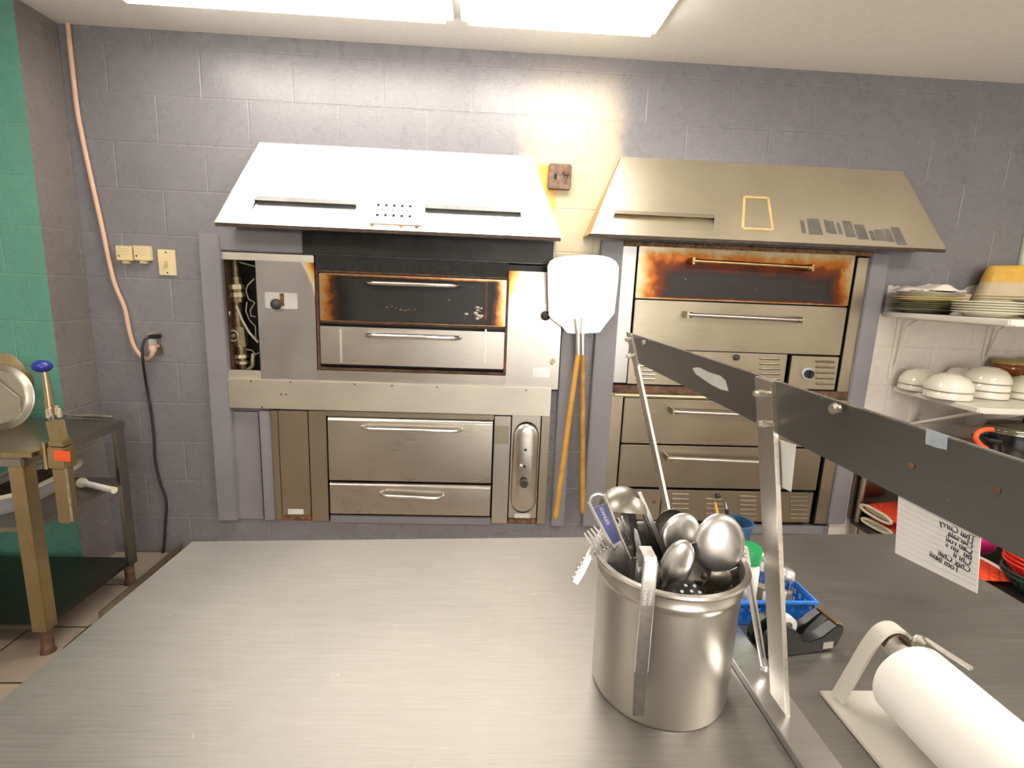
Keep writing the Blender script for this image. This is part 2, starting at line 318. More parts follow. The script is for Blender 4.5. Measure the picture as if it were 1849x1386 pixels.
# ------------------------------------------------------------------ mesh building
class MB:
    def __init__(s): s.v = []; s.f = []; s.mi = []; s.cur = 0
    def add(s, vs, fs):
        o = len(s.v); s.v += [Vector(q) for q in vs]
        for f in fs: s.f.append([o+i for i in f]); s.mi.append(s.cur)
        return o
    def xf(s, m, start=0):
        for i in range(start, len(s.v)): s.v[i] = m @ s.v[i]
        return s
    def box(s, x0, x1, y0, y1, z0, z1):
        s.add([(x0,y0,z0),(x1,y0,z0),(x1,y1,z0),(x0,y1,z0),(x0,y0,z1),(x1,y0,z1),(x1,y1,z1),(x0,y1,z1)],
              [(0,3,2,1),(4,5,6,7),(0,1,5,4),(1,2,6,5),(2,3,7,6),(3,0,4,7)]); return s
    def hexa(s, p):
        s.add(p, [(0,3,2,1),(4,5,6,7),(0,1,5,4),(1,2,6,5),(2,3,7,6),(3,0,4,7)]); return s
    def plate(s, corners, off):
        """quad sheet with thickness vector off"""
        off = Vector(off); c = [Vector(q) for q in corners]; return s.hexa(c + [q+off for q in c])
    def rbox(s, x0, x1, y0, y1, z0, z1, r, n=4):
        """box with rounded corners in the x-z plane"""
        pts = []
        for cx, cz, a0 in ((x1-r, z1-r, 0), (x0+r, z1-r, 90), (x0+r, z0+r, 180), (x1-r, z0+r, 270)):
            for k in range(n+1):
                a = math.radians(a0+90*k/n); pts.append((cx+r*math.cos(a), cz+r*math.sin(a)))
        return s.prism([(p[0], p[1]) for p in pts], 'y', y0, y1)
    def prism(s, poly, axis, a0, a1):
        n = len(poly)
        def P(u, v, a): return {'y': (u, a, v), 'z': (u, v, a), 'x': (a, u, v)}[axis]
        s.add([P(u, v, a0) for u, v in poly]+[P(u, v, a1) for u, v in poly],
              [list(range(n))[::-1], list(range(n, 2*n))]+[(i, (i+1) % n, n+(i+1) % n, n+i) for i in range(n)]); return s
    def tube(s, pts, r, n=10, caps=True, flat=None):
        pts = [Vector(p) for p in pts]; m = len(pts); rs = r if isinstance(r, (list, tuple)) else [r]*m
        up = None; rings = []
        for i, p in enumerate(pts):
            t = ((pts[min(i+1, m-1)]-pts[max(i-1, 0)])).normalized()
            if up is None:
                up = Vector((0, 0, 1)) if abs(t.z) < .9 else Vector((0, 1, 0))
                if flat is not None: up = Vector(flat)
            a = (up - t*up.dot(t)).normalized(); b = t.cross(a); up = a
            sx, sy = (rs[i] if isinstance(rs[i], tuple) else (rs[i], rs[i]))
            rings.append([p + a*(sy*math.cos(2*math.pi*k/n)) + b*(sx*math.sin(2*math.pi*k/n)) for k in range(n)])
        fs = []
        for i in range(m-1):
            for k in range(n): fs.append((i*n+k, i*n+(k+1) % n, (i+1)*n+(k+1) % n, (i+1)*n+k))
        if caps: fs += [list(range(n))[::-1], list(range((m-1)*n, m*n))]
        s.add([q for rg in rings for q in rg], fs); return s
    def bar(s, pts, w, th, side):
        """flat bar along pts: half width w along side, half thickness th"""
        pts = [Vector(p) for p in pts]; side = Vector(side); m = len(pts); vs = []
        for i, p in enumerate(pts):
            t = (pts[min(i+1, m-1)]-pts[max(i-1, 0)]).normalized()
            b = (side - t*side.dot(t)).normalized(); a = t.cross(b); ww = w[i] if isinstance(w, (list, tuple)) else w
            vs += [p+b*ww+a*th, p-b*ww+a*th, p-b*ww-a*th, p+b*ww-a*th]
        fs = [(3,2,1,0), tuple((m-1)*4+k for k in range(4))]
        for i in range(m-1):
            for k in range(4): fs.append((i*4+k, i*4+(k+1) % 4, i*4+4+(k+1) % 4, i*4+4+k))
        s.add(vs, fs); return s
    def lathe(s, prof, n=32, c=(0, 0, 0), closed=False, sq=0.0):
        vs = []; cx, cy, cz = c
        for r, z in prof:
            for k in range(n):
                a = 2*math.pi*k/n; ca, sa = math.cos(a), math.sin(a); q = 1.0
                if sq: q = 1.0/((abs(ca)**sq+abs(sa)**sq)**(1.0/sq))
                vs.append((cx+r*q*ca, cy+r*q*sa, cz+z))
        m = len(prof); fs = []
        for i in range(m-1):
            for k in range(n): fs.append((i*n+k, i*n+(k+1) % n, (i+1)*n+(k+1) % n, (i+1)*n+k))
        if closed:
            for k in range(n): fs.append(((m-1)*n+k, (m-1)*n+(k+1) % n, (k+1) % n, k))
        else: fs += [list(range(n))[::-1], list(range((m-1)*n, m*n))]
        s.add(vs, fs); return s
    def ball(s, c, r, n=16, sc=(1, 1, 1)):
        k = max(6, n//2); st = len(s.v)
        s.lathe([(max(1e-4, math.sin(math.pi*i/k)), -math.cos(math.pi*i/k)) for i in range(k+1)], n)
        s.xf(Matrix.Translation(c) @ Matrix.Diagonal((r*sc[0], r*sc[1], r*sc[2], 1)), st); return s
    def disc(s, c, d, r, h, n=16):
        """short cylinder at c along unit direction d"""
        c = Vector(c); d = Vector(d).normalized(); return s.tube([c, c+d*h], r, n)
def frame_m(origin, z, x=None):
    z = Vector(z).normalized(); x = Vector(x) if x is not None else (Vector((1, 0, 0)) if abs(z.x) < .9 else Vector((0, 1, 0)))
    x = (x - z*x.dot(z)).normalized(); y = z.cross(x); m = Matrix.Identity(4)
    for i, v in enumerate((x, y, z)):
        for j in range(3): m[j][i] = v[j]
    m.translation = Vector(origin); return m
def obj(name, mb, mat, parent=None, bev=0.0, ang=35, local=False, seg=2):
    me = bpy.data.meshes.new(name); bm = bmesh.new()
    off = Vector((0, 0, 0))
    if parent is not None and not local:
        p = parent
        while p is not None: off += p.location; p = p.parent
    vs = [bm.verts.new(v-off) for v in mb.v]
    for f, mi in zip(mb.f, mb.mi):
        try: fc = bm.faces.new([vs[i] for i in f]); fc.material_index = mi
        except ValueError: pass
    bmesh.ops.recalc_face_normals(bm, faces=bm.faces)
    if bev: bmesh.ops.bevel(bm, geom=[e for e in bm.edges if len(e.link_faces) == 2 and e.calc_face_angle(0) > .6], offset=bev, segments=seg, affect='EDGES', clamp_overlap=True)
    for f in bm.faces: f.smooth = True
    bm.to_mesh(me); bm.free()
    me.set_sharp_from_angle(angle=math.radians(ang))
    for m in (mat if isinstance(mat, (list, tuple)) else [mat]): me.materials.append(MT[m] if isinstance(m, str) else m)
    o = bpy.data.objects.new(name, me); COL.objects.link(o)
    if parent is not None: o.parent = parent
    return o
def tag(o, label, cat, group=None):
    o['label'] = label; o['category'] = cat
    if group: o['group'] = group
    return o
def thing(name, label, cat, loc, group=None):
    o = bpy.data.objects.new(name, None); COL.objects.link(o); o.location = loc; o.empty_display_size = .05
    return tag(o, label, cat, group)
def struct(name, mb, mat, bev=0.0):
    o = obj(name, mb, mat, None, bev); o['kind'] = 'structure'; return o
def plab(o, label): o['label'] = label; return o
def text_mesh(name, body, size, mat, parent, mtx, align='LEFT', ext=.0002, spacing=1.0):
    cu = bpy.data.curves.new(name, 'FONT'); cu.body = body; cu.size = size; cu.extrude = ext; cu.align_x = align; cu.space_line = spacing
    tmp = bpy.data.objects.new(name+'_t', cu); COL.objects.link(tmp)
    bpy.context.view_layer.update()
    me = bpy.data.meshes.new_from_object(tmp.evaluated_get(bpy.context.evaluated_depsgraph_get()))
    bpy.data.objects.remove(tmp)
    off = Vector((0, 0, 0)); p = parent
    while p is not None: off += p.location; p = p.parent
    me.transform(Matrix.Translation(-off) @ mtx); me.materials.clear(); me.materials.append(MT[mat]); me.name = name
    o = bpy.data.objects.new(name, me); COL.objects.link(o); o.parent = parent; return o
ORD = ['topmost', 'second', 'third', 'fourth', 'fifth', 'sixth', 'seventh', 'eighth', 'ninth', 'tenth', 'eleventh', 'twelfth']
# ================================================================== ROOM SHELL
XL, XR, YB = -2.9, 3.25, -5.2
U1 = rect((400, 453), (1016, 478), (411, 690), (1008, 704), 0)          # upper left oven opening
L1 = rect((487, 742), (993, 748), (496, 938), (984, 945), 0)            # lower left oven opening
R2 = rect((1127, 432), (1578, 456), (1088, 942), (1487, 950), 0)        # right oven stack opening
def wall_cells(xs, zs, holes, y0, y1):
    mb = MB()
    for i in range(len(xs)-1):
        for j in range(len(zs)-1):
            cx, cz = (xs[i]+xs[i+1])/2, (zs[j]+zs[j+1])/2
            if any(h[0] < cx < h[1] and h[2] < cz < h[3] for h in holes): continue
            mb.box(xs[i], xs[i+1], y0, y1, zs[j], zs[j+1])
    return mb
holes = [U1, L1, R2]
xs = sorted({XL, XR, *[h[0] for h in holes], *[h[1] for h in holes]}); zs = sorted({0, CEIL, *[h[2] for h in holes], *[h[3] for h in holes]})
struct('wall_back', wall_cells(xs, zs, holes, 0, .2), 'wall')
mb = MB().box(XL, -1.915, -.22, -.001, 0, CEIL-.002); mb.mi = [1, 1, 0, 1, 1, 1]
p = struct('trim_1', mb, ['teal', 'wall_side'])
struct('wall_left', MB().box(XL-.15, XL, YB, .2, 0, CEIL), 'room')
struct('wall_right', MB().box(XR, XR+.15, YB, .2, 0, CEIL), 'room')
WN = (.0, 2.0, .55, 2.15)
struct('wall_front', wall_cells([XL-.15, WN[0], WN[1], XR+.15], [0, WN[2], WN[3], CEIL], [WN], YB-.15, YB), 'room')
wn = struct('fill_window_1', MB().box(WN[0], WN[1], YB-.09, YB-.085, WN[2], WN[3]), emis('added window glow', (1.0, .96, .90), 8.5))  # unseen glowing window, added to brighten the room from behind
for a_, b_, c_, d_ in ((WN[0], WN[0]+.05, WN[2], WN[3]), (WN[1]-.05, WN[1], WN[2], WN[3]), (WN[0], WN[1], WN[2], WN[2]+.05), (WN[0], WN[1], WN[3]-.05, WN[3]), (.98, 1.02, WN[2], WN[3])): obj('fill_window_frame', MB().box(a_, b_, YB-.085, YB-.02, c_, d_), 'white', wn)
struct('floor', MB().box(XL-.15, XR+.15, YB-.15, .9, -.1, 0), 'floor')
struct('ceiling', MB().box(XL-.15, XR+.15, YB-.15, .9, CEIL, CEIL+.1), 'ceil')
for i, (x, y, hx, hy, s) in enumerate(CEIL_LIGHTS):
    t = thing('ceiling_light', ['long ceiling light in front of the left oven hood', 'ceiling light between the two oven hoods', 'added ceiling fill panel far left behind the camera', 'added ceiling fill panel far right behind the camera'][i], 'light', (x, y, CEIL-.05))
    obj('light_frame', MB().box(x-hx-.03, x+hx+.03, y-hy-.03, y+hy+.03, CEIL-.03, CEIL-.0005), 'white', t)
    obj('diffuser', MB().box(x-hx, x+hx, y-hy, y+hy, CEIL-.055, CEIL-.031), emis('lamp glow %d' % i, LIGHT_WARM, s), t)

# ------------------------------------------------------------------ painted wooden surround of the ovens (setting)
tn = [1]
def board(tl, tr, bl, br, y, mat='wood', back=0.0, bev=.004):
    """a real board: its front face at y, sides vertical"""
    tn[0] += 1
    x0, x1, z0, z1 = rect(tl, tr, bl, br, y)
    return struct('trim_%d' % tn[0], MB().box(x0, x1, y, back-.0005, z0, z1), mat, bev)
board((355, 420), (393, 421), (395, 940), (430, 940), -.035)             # left post
board((394, 414), (546, 419), (393, 452), (545, 456), -.028)             # header, bare grey part
board((414, 742), (466, 742), (432, 937), (478, 938), -.006)             # recessed infill board
board((465, 742), (485, 742), (479, 939), (495, 940), -.030)             # thin post beside lower oven
board((596, 930), (886, 934), (597, 945), (886, 947), -.012)             # sill under lower oven
board((1018, 480), (1041, 482), (999, 950), (1024, 951), -.030)          # post right of left oven
board((1086, 432), (1125, 436), (1053, 951), (1089, 951), -.034)         # post left of right ovens
board((1582, 457), (1612, 459), (1490, 945), (1522, 946), -.034)         # post right of right ovens
board((1124, 944), (1487, 950), (1124, 960), (1487, 965), -.014)         # sill under right ovens
gx_ = onY(1843, 480, -.02).x; tn[0] += 1; struct('trim_%d' % tn[0], MB().box(gx_, gx_+.10, -.02, -.0005, 1.46, CEIL-.001), 'gtrim', .003)
# ================================================================== OVEN PARTS
def face(name, r, y, mat, par, back=.02, bev=.002):
    return obj(name, MB().box(r[0], r[1], y, y+back, r[2], r[3]), mat, par, bev)
def door(name, r, y, mat, par, th=.045, roll=0.0):
    if roll:   # door whose top edge rolls back
        pts = [(y, r[2]), (y, r[3]-roll)] + [(y+roll-roll*math.cos(math.radians(a)), r[3]-roll+roll*math.sin(math.radians(a))) for a in (20, 40, 60, 80)] + [(y+th, r[3]), (y+th, r[2])]
        return obj(name, MB().prism(pts, 'x', r[0], r[1]), mat, par, 0)
    return obj(name, MB().box(r[0], r[1], y, y+th, r[2], r[3]), mat, par, .003)
def bow_handle(a, b, y, out, r, mat, par, name='handle'):
    A = onY(a[0], a[1], y-out); B = onY(b[0], b[1], y-out)
    d = (B-A).normalized(); k = out*.9
    pts = [Vector((A.x, y, A.z))]
    for q in (30, 60, 90): an = math.radians(q); pts.append(Vector((A.x+k*(1-math.cos(an)), y-out*math.sin(an), A.z)))
    for q in (90, 60, 30): an = math.radians(q); pts.append(Vector((B.x-k*(1-math.cos(an)), y-out*math.sin(an), B.z)))
    pts.append(Vector((B.x, y, B.z)))
    return obj(name, MB().tube(pts, r, 12), mat, par)
def rod_handle(a, b, y, out, r, mat, par, capm):
    A = onY(a[0], a[1], y-out); B = onY(b[0], b[1], y-out)
    h = obj('handle', MB().tube([A, B], r, 12), mat, par)
    d = (B-A).normalized()
    for q, s in ((A, 1), (B, -1)):
        mb = MB().tube([q-d*s*.004, q+d*s*.022], r*1.35, 12)
        mb.box(q.x-.008 if s > 0 else q.x-.004, q.x+.004 if s > 0 else q.x+.008, y-out-r*1.2, y, q.z-r*1.5, q.z+r*1.5)
        obj('handle_mount', mb, capm, h, .001)
    return h
def knob_on(px, py, y, r, par, mat='knob', ball=True):
    c = onY(px, py, y-.02)
    mb = MB().tube([(c.x, y, c.z), (c.x, y-.02, c.z)], r*.45, 12)
    if ball: mb.ball((c.x, y-.024, c.z), r, 16)
    else: mb.tube([(c.x, y-.012, c.z), (c.x, y-.03, c.z)], [r, r*.9], 20)
    return obj('knob', mb, mat, par)

# ------------------------------------------------------------------ upper left oven
Y0 = -.018
ov = thing('deck_oven', 'upper pizza deck oven in the left wall with one soot blackened door', 'oven', ((U1[0]+U1[1])/2, 0, U1[2]))
bx = rect((404, 470), (460, 470), (413, 668), (470, 668), Y0)            # open gas compartment
obj('body', MB().box(bx[1]+.005, U1[1]-.01, .03, .72, U1[2]+.01, U1[3]-.01).box(U1[0]+.012, bx[1]+.004, .17, .72, U1[2]+.01, U1[3]-.01), 'soot', ov)
obj('compartment_lining', MB().box(U1[0]+.004, U1[0]+.011, -.01, .168, U1[2]+.01, U1[3]-.01).box(bx[1]+.001, bx[1]+.005, .0, .03, bx[2], bx[3]), 'rust', ov)
face('top_rail', rect((399, 455), (566, 460), (400, 469), (566, 473), Y0), Y0, 'strip', ov)
face('bottom_rail', rect((413, 668), (471, 669), (413, 689), (471, 690), Y0), Y0, 'strip', ov)
lp = face('side_panel', rect((461, 470), (567, 474), (471, 690), (573, 692), Y0-.006), Y0-.006, 'panel_l', ov)
l_ = rect((478, 527), (537, 529), (479, 556), (537, 558), Y0-.009)
lb = obj('label_plate', MB().rbox(l_[0], l_[1], Y0-.009, Y0-.0065, l_[2], l_[3], .008), 'label', lp)
knob_on(499, 549, Y0-.009, .026, lp); obj('rust_streak', MB().box((l_[0]+l_[1])/2-.006, (l_[0]+l_[1])/2+.014, Y0-.0105, Y0-.0092, l_[2]+.014, l_[3]-.004), 'rust2', lp)
rp = face('side_panel', rect((918, 489), (1017, 492), (912, 700), (1009, 704), Y0-.006), Y0-.006, 'panel_r', ov)
plab(rp, 'bright steel panel with an orange heat stain')
q = rect((958, 547), (991, 549), (957, 573), (990, 575), Y0-.009); obj('label_plate', MB().box(q[0], q[1], Y0-.0085, Y0-.0065, q[2], q[3]), 'peel_d', rp)
knob_on(985, 570, Y0-.006, .023, rp)
q = rect((962, 663), (993, 664), (962, 680), (993, 682), Y0-.009); pl_ = obj('rating_plate', MB().box(q[0], q[1], Y0-.009, Y0-.0065, q[2], q[3]), 'peel_d', rp, .001)
mb = MB()
for dx in (.006, (q[1]-q[0])/2, q[1]-q[0]-.006):
    for dz in (.006, q[3]-q[2]-.006): obj('rivet', MB().disc((q[0]+dx, Y0-.009, q[2]+dz), (0, -1, 0), .0022, .001, 8), 'label', pl_)
obj('emblem', MB().disc(((q[0]+q[1])/2, Y0-.009, (q[2]+q[3])/2), (0, -1, 0), .005, .001, 12), 'label', pl_)
c = onY(998, 652, Y0-.007); mb = MB()
for k in range(9):
    a = k*.7; mb.ball((c.x+.012*math.cos(a)*random.uniform(.4, 1.2), Y0-.007, c.z+.014*math.sin(a)*random.uniform(.4, 1.2)), random.uniform(.004, .009), 8, (1, .35, 1))
plab(obj('peeled_patch', mb, 'card', rp), 'flaking pale patch')
face('soot_lintel', rect((566, 461), (918, 474), (571, 488), (917, 503), Y0+.004), Y0+.004, 'soot2', ov)
fr = rect((569, 486), (919, 502), (575, 667), (914, 677), Y0-.004)
t_ = .013
obj('door_frame', MB().box(fr[0], fr[0]+t_, Y0-.008, .03, fr[2], fr[3]).box(fr[1]-t_, fr[1], Y0-.008, .03, fr[2], fr[3]).box(fr[0]+t_, fr[1]-t_, Y0-.006, .03, fr[2], fr[2]+t_).box(fr[0]+t_, fr[1]-t_, Y0-.006, .03, fr[3]-t_*.7, fr[3]), 'rust', ov, .002)
YD = -.038
d1 = door('door', rect((576, 492), (916, 506), (577, 578), (911, 590), YD), YD, 'soot_door', ov); plab(d1, 'soot blackened upper door')
bow_handle((658, 510), (829, 516), YD, .05, .0105, 'chrome', d1)
r = rect((876, 508), (880, 508), (876, 580), (880, 580), YD-.002); obj('seam', MB().box(r[0], r[1], YD-.003, YD+.001, r[2], r[3]), 'rust', d1)
c = onY(856, 566, YD); mb = MB(); c0 = c
for k in range(16): mb.ball((c.x+random.uniform(-.05, .05), YD+.002, c.z+random.uniform(-.028, .030)), random.uniform(.005, .012), 8, (1.3, .35, .8))
plab(obj('baked_crust', mb, 'lid', d1), 'flaked shiny patch'); c = onY(725, 555, YD); mb = MB()
for k in range(7): mb.ball((c.x-.07+.022*k, YD+.001, c.z+.006*math.sin(k*1.3)-.002*k), .006, 8, (1.6, .4, .7))
obj('baked_crust', mb, 'rust2', d1)
d2 = door('door', rect((578, 588), (911, 600), (579, 657), (909, 666), YD), YD, 'door', ov); plab(d2, 'bare steel lower door')
bow_handle((658, 605), (829, 611), YD, .05, .0115, 'chrome', d2)
for px in (615, 876):
    r = rect((px-2, 594), (px+2, 594), (px-1, 654), (px+2, 654), YD); obj('seam', MB().box(r[0], r[1], YD-.004, YD+.001, r[2], r[3]), 'strip', d2, .001)
obj('door_gap', MB().box(fr[0]+t_, fr[1]-t_, Y0+.001, .03, onY(740, 586, YD).z-.006, onY(740, 586, YD).z+.006), 'rust', ov)
face('sill', rect((573, 668), (913, 678), (573, 694), (912, 700), Y0-.004), Y0-.004, 'door', ov)
fc = rect((546, 419), (1006, 434), (546, 456), (993, 476), -.03)
obj('fascia', MB().box(fc[0], fc[1], -.030, -.0005, fc[2], fc[3]), 'soot', ov, .002)
sr = rect((411, 685), (996, 699), (414, 740), (993, 747), -.036)
cs = obj('cover_strip', MB().box(sr[0], sr[1], -.036, -.022, sr[2], sr[3]), 'strip', ov, .002); plab(cs, 'pale steel cover strip')
mb = MB()
for u, v in ((.07, .93), (.19, .95), (.385, .93), (.64, .92), (.92, .9), (.16, .52), (.175, .52), (.10, .05), (.5, .92)):
    obj('screw', MB().disc((sr[0]+u*(sr[1]-sr[0]), -.036, sr[2]+v*(sr[3]-sr[2])), (0, -1, 0), .0042, .002, 10), 'rust', cs)
# gas train inside the open compartment
gx = bx[0]+.055
def gp(px, py, y=.07): return onY(px, py, y)
pts = [gp(426, 474), gp(429, 560), gp(437, 640), gp(440, 666)]
gv = obj('gas_valve', MB().tube([gp(424, 470), gp(427, 505)], .016, 12).tube([gp(427, 500), gp(429, 522)], .024, 8).tube([gp(427, 512), gp(429, 545)], .030, 6).tube([gp(428, 545), gp(430, 575)], .018, 10).tube([gp(430, 572), gp(434, 600)], .023, 10).tube([gp(432, 590), gp(436, 625)], .034, 6).tube([gp(436, 620), gp(438, 645)], .024, 10).tube([gp(438, 640), gp(439, 668)], .018, 10), 'brassp', ov)
for a_, b_, r_ in (((426, 514), (427, 522), .038), ((428, 528), (429, 536), .036), ((436, 640), (437, 646), .032), ((438, 651), (438, 656), .030)): obj('valve_nut', MB().tube([gp(*a_), gp(*b_)], r_, 6), 'brassl', gv)
c = gp(421, 606, .03); mb = MB(); mb.tube([c+Vector((.026*math.cos(a), 0, .026*math.sin(a))) for a in [k*math.pi/8 for k in range(17)]], .005, 8, False); mb.tube([c, c+Vector((.01, .035, 0))], .010, 10); obj('valve_knob', mb, 'brassl', gv)
obj('lever', MB().tube([gp(415, 562, .03), gp(409, 583, .02)], .006, 8), 'brassl', gv)
obj('gas_tube', MB().tube([gp(427, 552, .04), gp(437, 577, .03), gp(450, 600, .03), gp(466, 618, .03)], .006, 8), 'wire', ov)
obj('wire', MB().tube([gp(459, 503), gp(447, 515), gp(444, 525), gp(449, 540), gp(460, 546), gp(452, 560), gp(453, 570), gp(462, 572)], .0035, 6), 'wire', ov)
obj('wire', MB().tube([gp(446, 545), gp(444, 562), gp(450, 577), gp(461, 589), gp(462, 610)], .003, 6), 'wire', ov)
obj('wire', MB().tube([gp(443, 630), gp(455, 632), gp(462, 640), gp(468, 636)], .004, 6).tube([gp(457, 638), gp(456, 660), gp(448, 668)], .011, 8), 'brassl', ov)
obj('wire', MB().tube([gp(432, 473), gp(450, 478), gp(462, 481)], .004, 6), 'wire', ov)

# ------------------------------------------------------------------ lower left oven
ol = thing('deck_oven', 'lower left pizza oven with two rolled top doors and a rounded control panel', 'oven', ((L1[0]+L1[1])/2, 0, L1[2]))
Y0 = -.014
obj('body', MB().box(L1[0]+.006, L1[1]-.006, .03, .70, L1[2]+.004, L1[3]-.004), 'soot', ol)
face('stile', rect((487, 741), (500, 741), (497, 938), (510, 938), Y0), Y0, 'tan', ol)
sp = face('side_panel', rect((501, 741), (554, 742), (511, 930), (562, 930), Y0-.003), Y0-.003, 'tan', ol)
r = rect((520, 919), (548, 919), (520, 928), (548, 928), Y0-.005); plab(obj('label', MB().box(r[0], r[1], Y0-.005, Y0-.003, r[2], r[3]), 'label', sp), 'small white label')
face('kick_strip', rect((497, 929), (562, 929), (498, 939), (563, 940), Y0+.006), Y0+.006, 'rust2', ol)
face('stile', rect((556, 741), (588, 743), (564, 940), (594, 941), Y0-.004), Y0-.004, 'tan', ol)
face('top_rail', rect((588, 742), (892, 749), (588, 751), (892, 758), Y0), Y0, 'tan', ol)
YD = -.032
d3 = door('door', rect((591, 753), (890, 760), (595, 865), (886, 873), YD), YD, 'door_low', ol, .045, .022); plab(d3, 'tall upper door')
bow_handle((650, 774), (833, 779), YD, .048, .0085, 'chrome', d3)
d4 = door('door', rect((595, 870), (886, 877), (597, 927), (884, 931), YD), YD, 'door_low', ol, .045, .02); plab(d4, 'short lower door')
bow_handle((684, 895), (799, 900), YD, .045, .0085, 'chrome', d4)
s2 = face('stile', rect((893, 751), (922, 752), (888, 944), (916, 945), Y0-.006), Y0-.006, 'door', ol)
r = rect((894, 768), (919, 769), (893, 801), (919, 802), Y0-.009); plab(obj('worn_label', MB().box(r[0], r[1], Y0-.0085, Y0-.0062, r[2], r[3]), 'tan', s2), 'worn tan sticker')
cp = face('control_panel', rect((924, 749), (976, 751), (919, 934), (968, 936), Y0-.004), Y0-.004, 'door', ol)
r = rect((926, 764), (973, 764), (922, 924), (969, 924), Y0-.01); rr = (r[1]-r[0])/2; zc0, zc1 = r[2]+rr, r[3]-rr; xc = (r[0]+r[1])/2
ring = []
for k in range(13): a = math.pi*k/12; ring.append((math.cos(a), 1, math.sin(a)))
for k in range(13): a = math.pi+math.pi*k/12; ring.append((math.cos(a), 0, math.sin(a)))
mb = MB(); n = len(ring); vs = []
for sc, yy in ((1.0, Y0-.004), (.97, Y0-.014), (.86, Y0-.020), (.5, Y0-.026)):
    for cx_, top, sz in ring: vs.append((xc+cx_*rr*sc, yy, (zc1 if top else zc0)+sz*rr*sc))
fs = [[i*n+k, i*n+(k+1) % n, (i+1)*n+(k+1) % n, (i+1)*n+k] for i in range(3) for k in range(n)] + [[3*n+k for k in range(n)]]
mb.add(vs, fs); em = obj('embossed_cover', mb, 'chrome', cp, ang=50)
mb = MB()
for px, py, rd in ((949, 812, .007), (947, 842, .006)): c = onY(px, py, Y0-.028); obj('pilot_hole', MB().disc((c.x, Y0-.024, c.z), (0, -1, 0), rd, .004, 14), 'hole', em)
c = onY(941, 842, Y0-.03); obj('toggle', MB().ball((c.x, Y0-.028, c.z), .011, 12, (1, .5, 1)), 'chrome', em)
kb = knob_on(946, 873, Y0-.026, .023, em, 'knob', False)
for py0, s in ((762, 1), (921, -1)):
    c = onY(949, py0, Y0-.006); pts = [Vector((xc+rr*.92*math.cos(a), Y0-.006, (zc1 if s > 0 else zc0)+s*rr*1.06*math.sin(a))) for a in [math.radians(q) for q in range(25, 156, 10)]]
    obj('slot', MB().tube(pts, .004, 6), 'hole', cp)
r = rect((929, 927), (957, 927), (929, 935), (957, 935), Y0-.006); plab(obj('label', MB().box(r[0], r[1], Y0-.006, Y0-.004, r[2], r[3]), 'label', cp), 'small white label')
face('kick_strip', rect((918, 936), (968, 936), (917, 944), (967, 945), Y0+.006), Y0+.006, 'rust2', ol)
face('stile', rect((978, 750), (993, 751), (970, 945), (984, 946), Y0-.002), Y0-.002, 'tan', ol)

# ------------------------------------------------------------------ right oven stack
Z_mid0 = (onY(1104, 706, -.02).z+onY(1531, 726, -.02).z)/2; Z_mid0 = (rect((1104, 706), (1531, 726), (1104, 712), (1530, 732), -.018)[3]+rect((1105, 692), (1533, 710), (1104, 703), (1531, 722), -.024)[2])/2
def louvers(par, px_list, y, wpx=30, mat='tan_d'):
    for px, py0, py1, n in px_list:
        for k in range(n):
            yy = py0+(py1-py0)*k/(n-1); a = onY(px, yy, y); b = onY(px+wpx, yy+wpx*.03, y)
            st = len((mb := MB()).v); mb.tube([a, b], (.006), 8); 
            obj('louver', mb, mat, par)
def right_oven(nm, label, R, ymid):
    return thing(nm, label, 'oven', ((R[0]+R[1])/2, 0, R[2]))
ou = thing('deck_oven', 'upper right pizza oven with a heat stained top door and louvered panel', 'oven', ((R2[0]+R2[1])/2, 0, Z_mid0))
Y0 = -.018
obj('body', MB().box(R2[0]+.006, R2[1]-.006, .03, .72, Z_mid0+.004, R2[3]-.004), 'soot', ou)
face('top_rail', rect((1127, 433), (1578, 457), (1127, 442), (1578, 464), Y0-.01), Y0-.01, 'rust2', ou)
face('stile', rect((1127, 444), (1151, 445), (1106, 690), (1130, 691), Y0-.004), Y0-.004, 'panel', ou)
face('stile', rect((1551, 465), (1574, 466), (1511, 706), (1533, 708), Y0-.004), Y0-.004, 'tan', ou)
r = rect((1574, 464), (1579, 464), (1533, 712), (1538, 712), Y0-.008); face('edge_trim', r, Y0-.008, 'rust', ou)
r = rect((1105, 692), (1533, 710), (1104, 703), (1531, 722), Y0-.006); face('bottom_rail', (r[0], r[1], Z_mid0+.001, r[3]), Y0-.006, 'rust', ou)
YD = -.036
d5 = door('door', rect((1155, 443), (1547, 462), (1147, 537), (1530, 553), YD), YD, 'heat_door', ou); plab(d5, 'orange and black heat stained door')
rod_handle((1252, 471), (1465, 483), YD, .055, .0105, 'brass_h', d5, 'brass_h')
d6 = door('door', rect((1148, 540), (1529, 556), (1140, 627), (1518, 643), YD), YD, 'tan_d', ou); plab(d6, 'plain steel lower door')
rod_handle((1242, 568), (1448, 578), YD, .05, .0105, 'chrome', d6, 'tan')
vp = face('vent_panel', rect((1138, 630), (1424, 640), (1132, 690), (1412, 703), Y0-.004), Y0-.004, 'tan', ou)
louvers(vp, [(1146, 645, 683, 6), (1372, 647, 683, 5)], Y0-.004, 36)
c = onY(1329, 645, Y0-.004); obj('knob', MB().ball((c.x, Y0-.012, c.z), .016, 14), 'knob', vp)
v2 = face('vent_panel', rect((1431, 642), (1516, 645), (1422, 699), (1506, 706), Y0-.004), Y0-.004, 'tan', ou); plab(v2, 'small panel with the dial')
louvers(v2, [(1473, 652, 692, 5)], Y0-.004, 33)
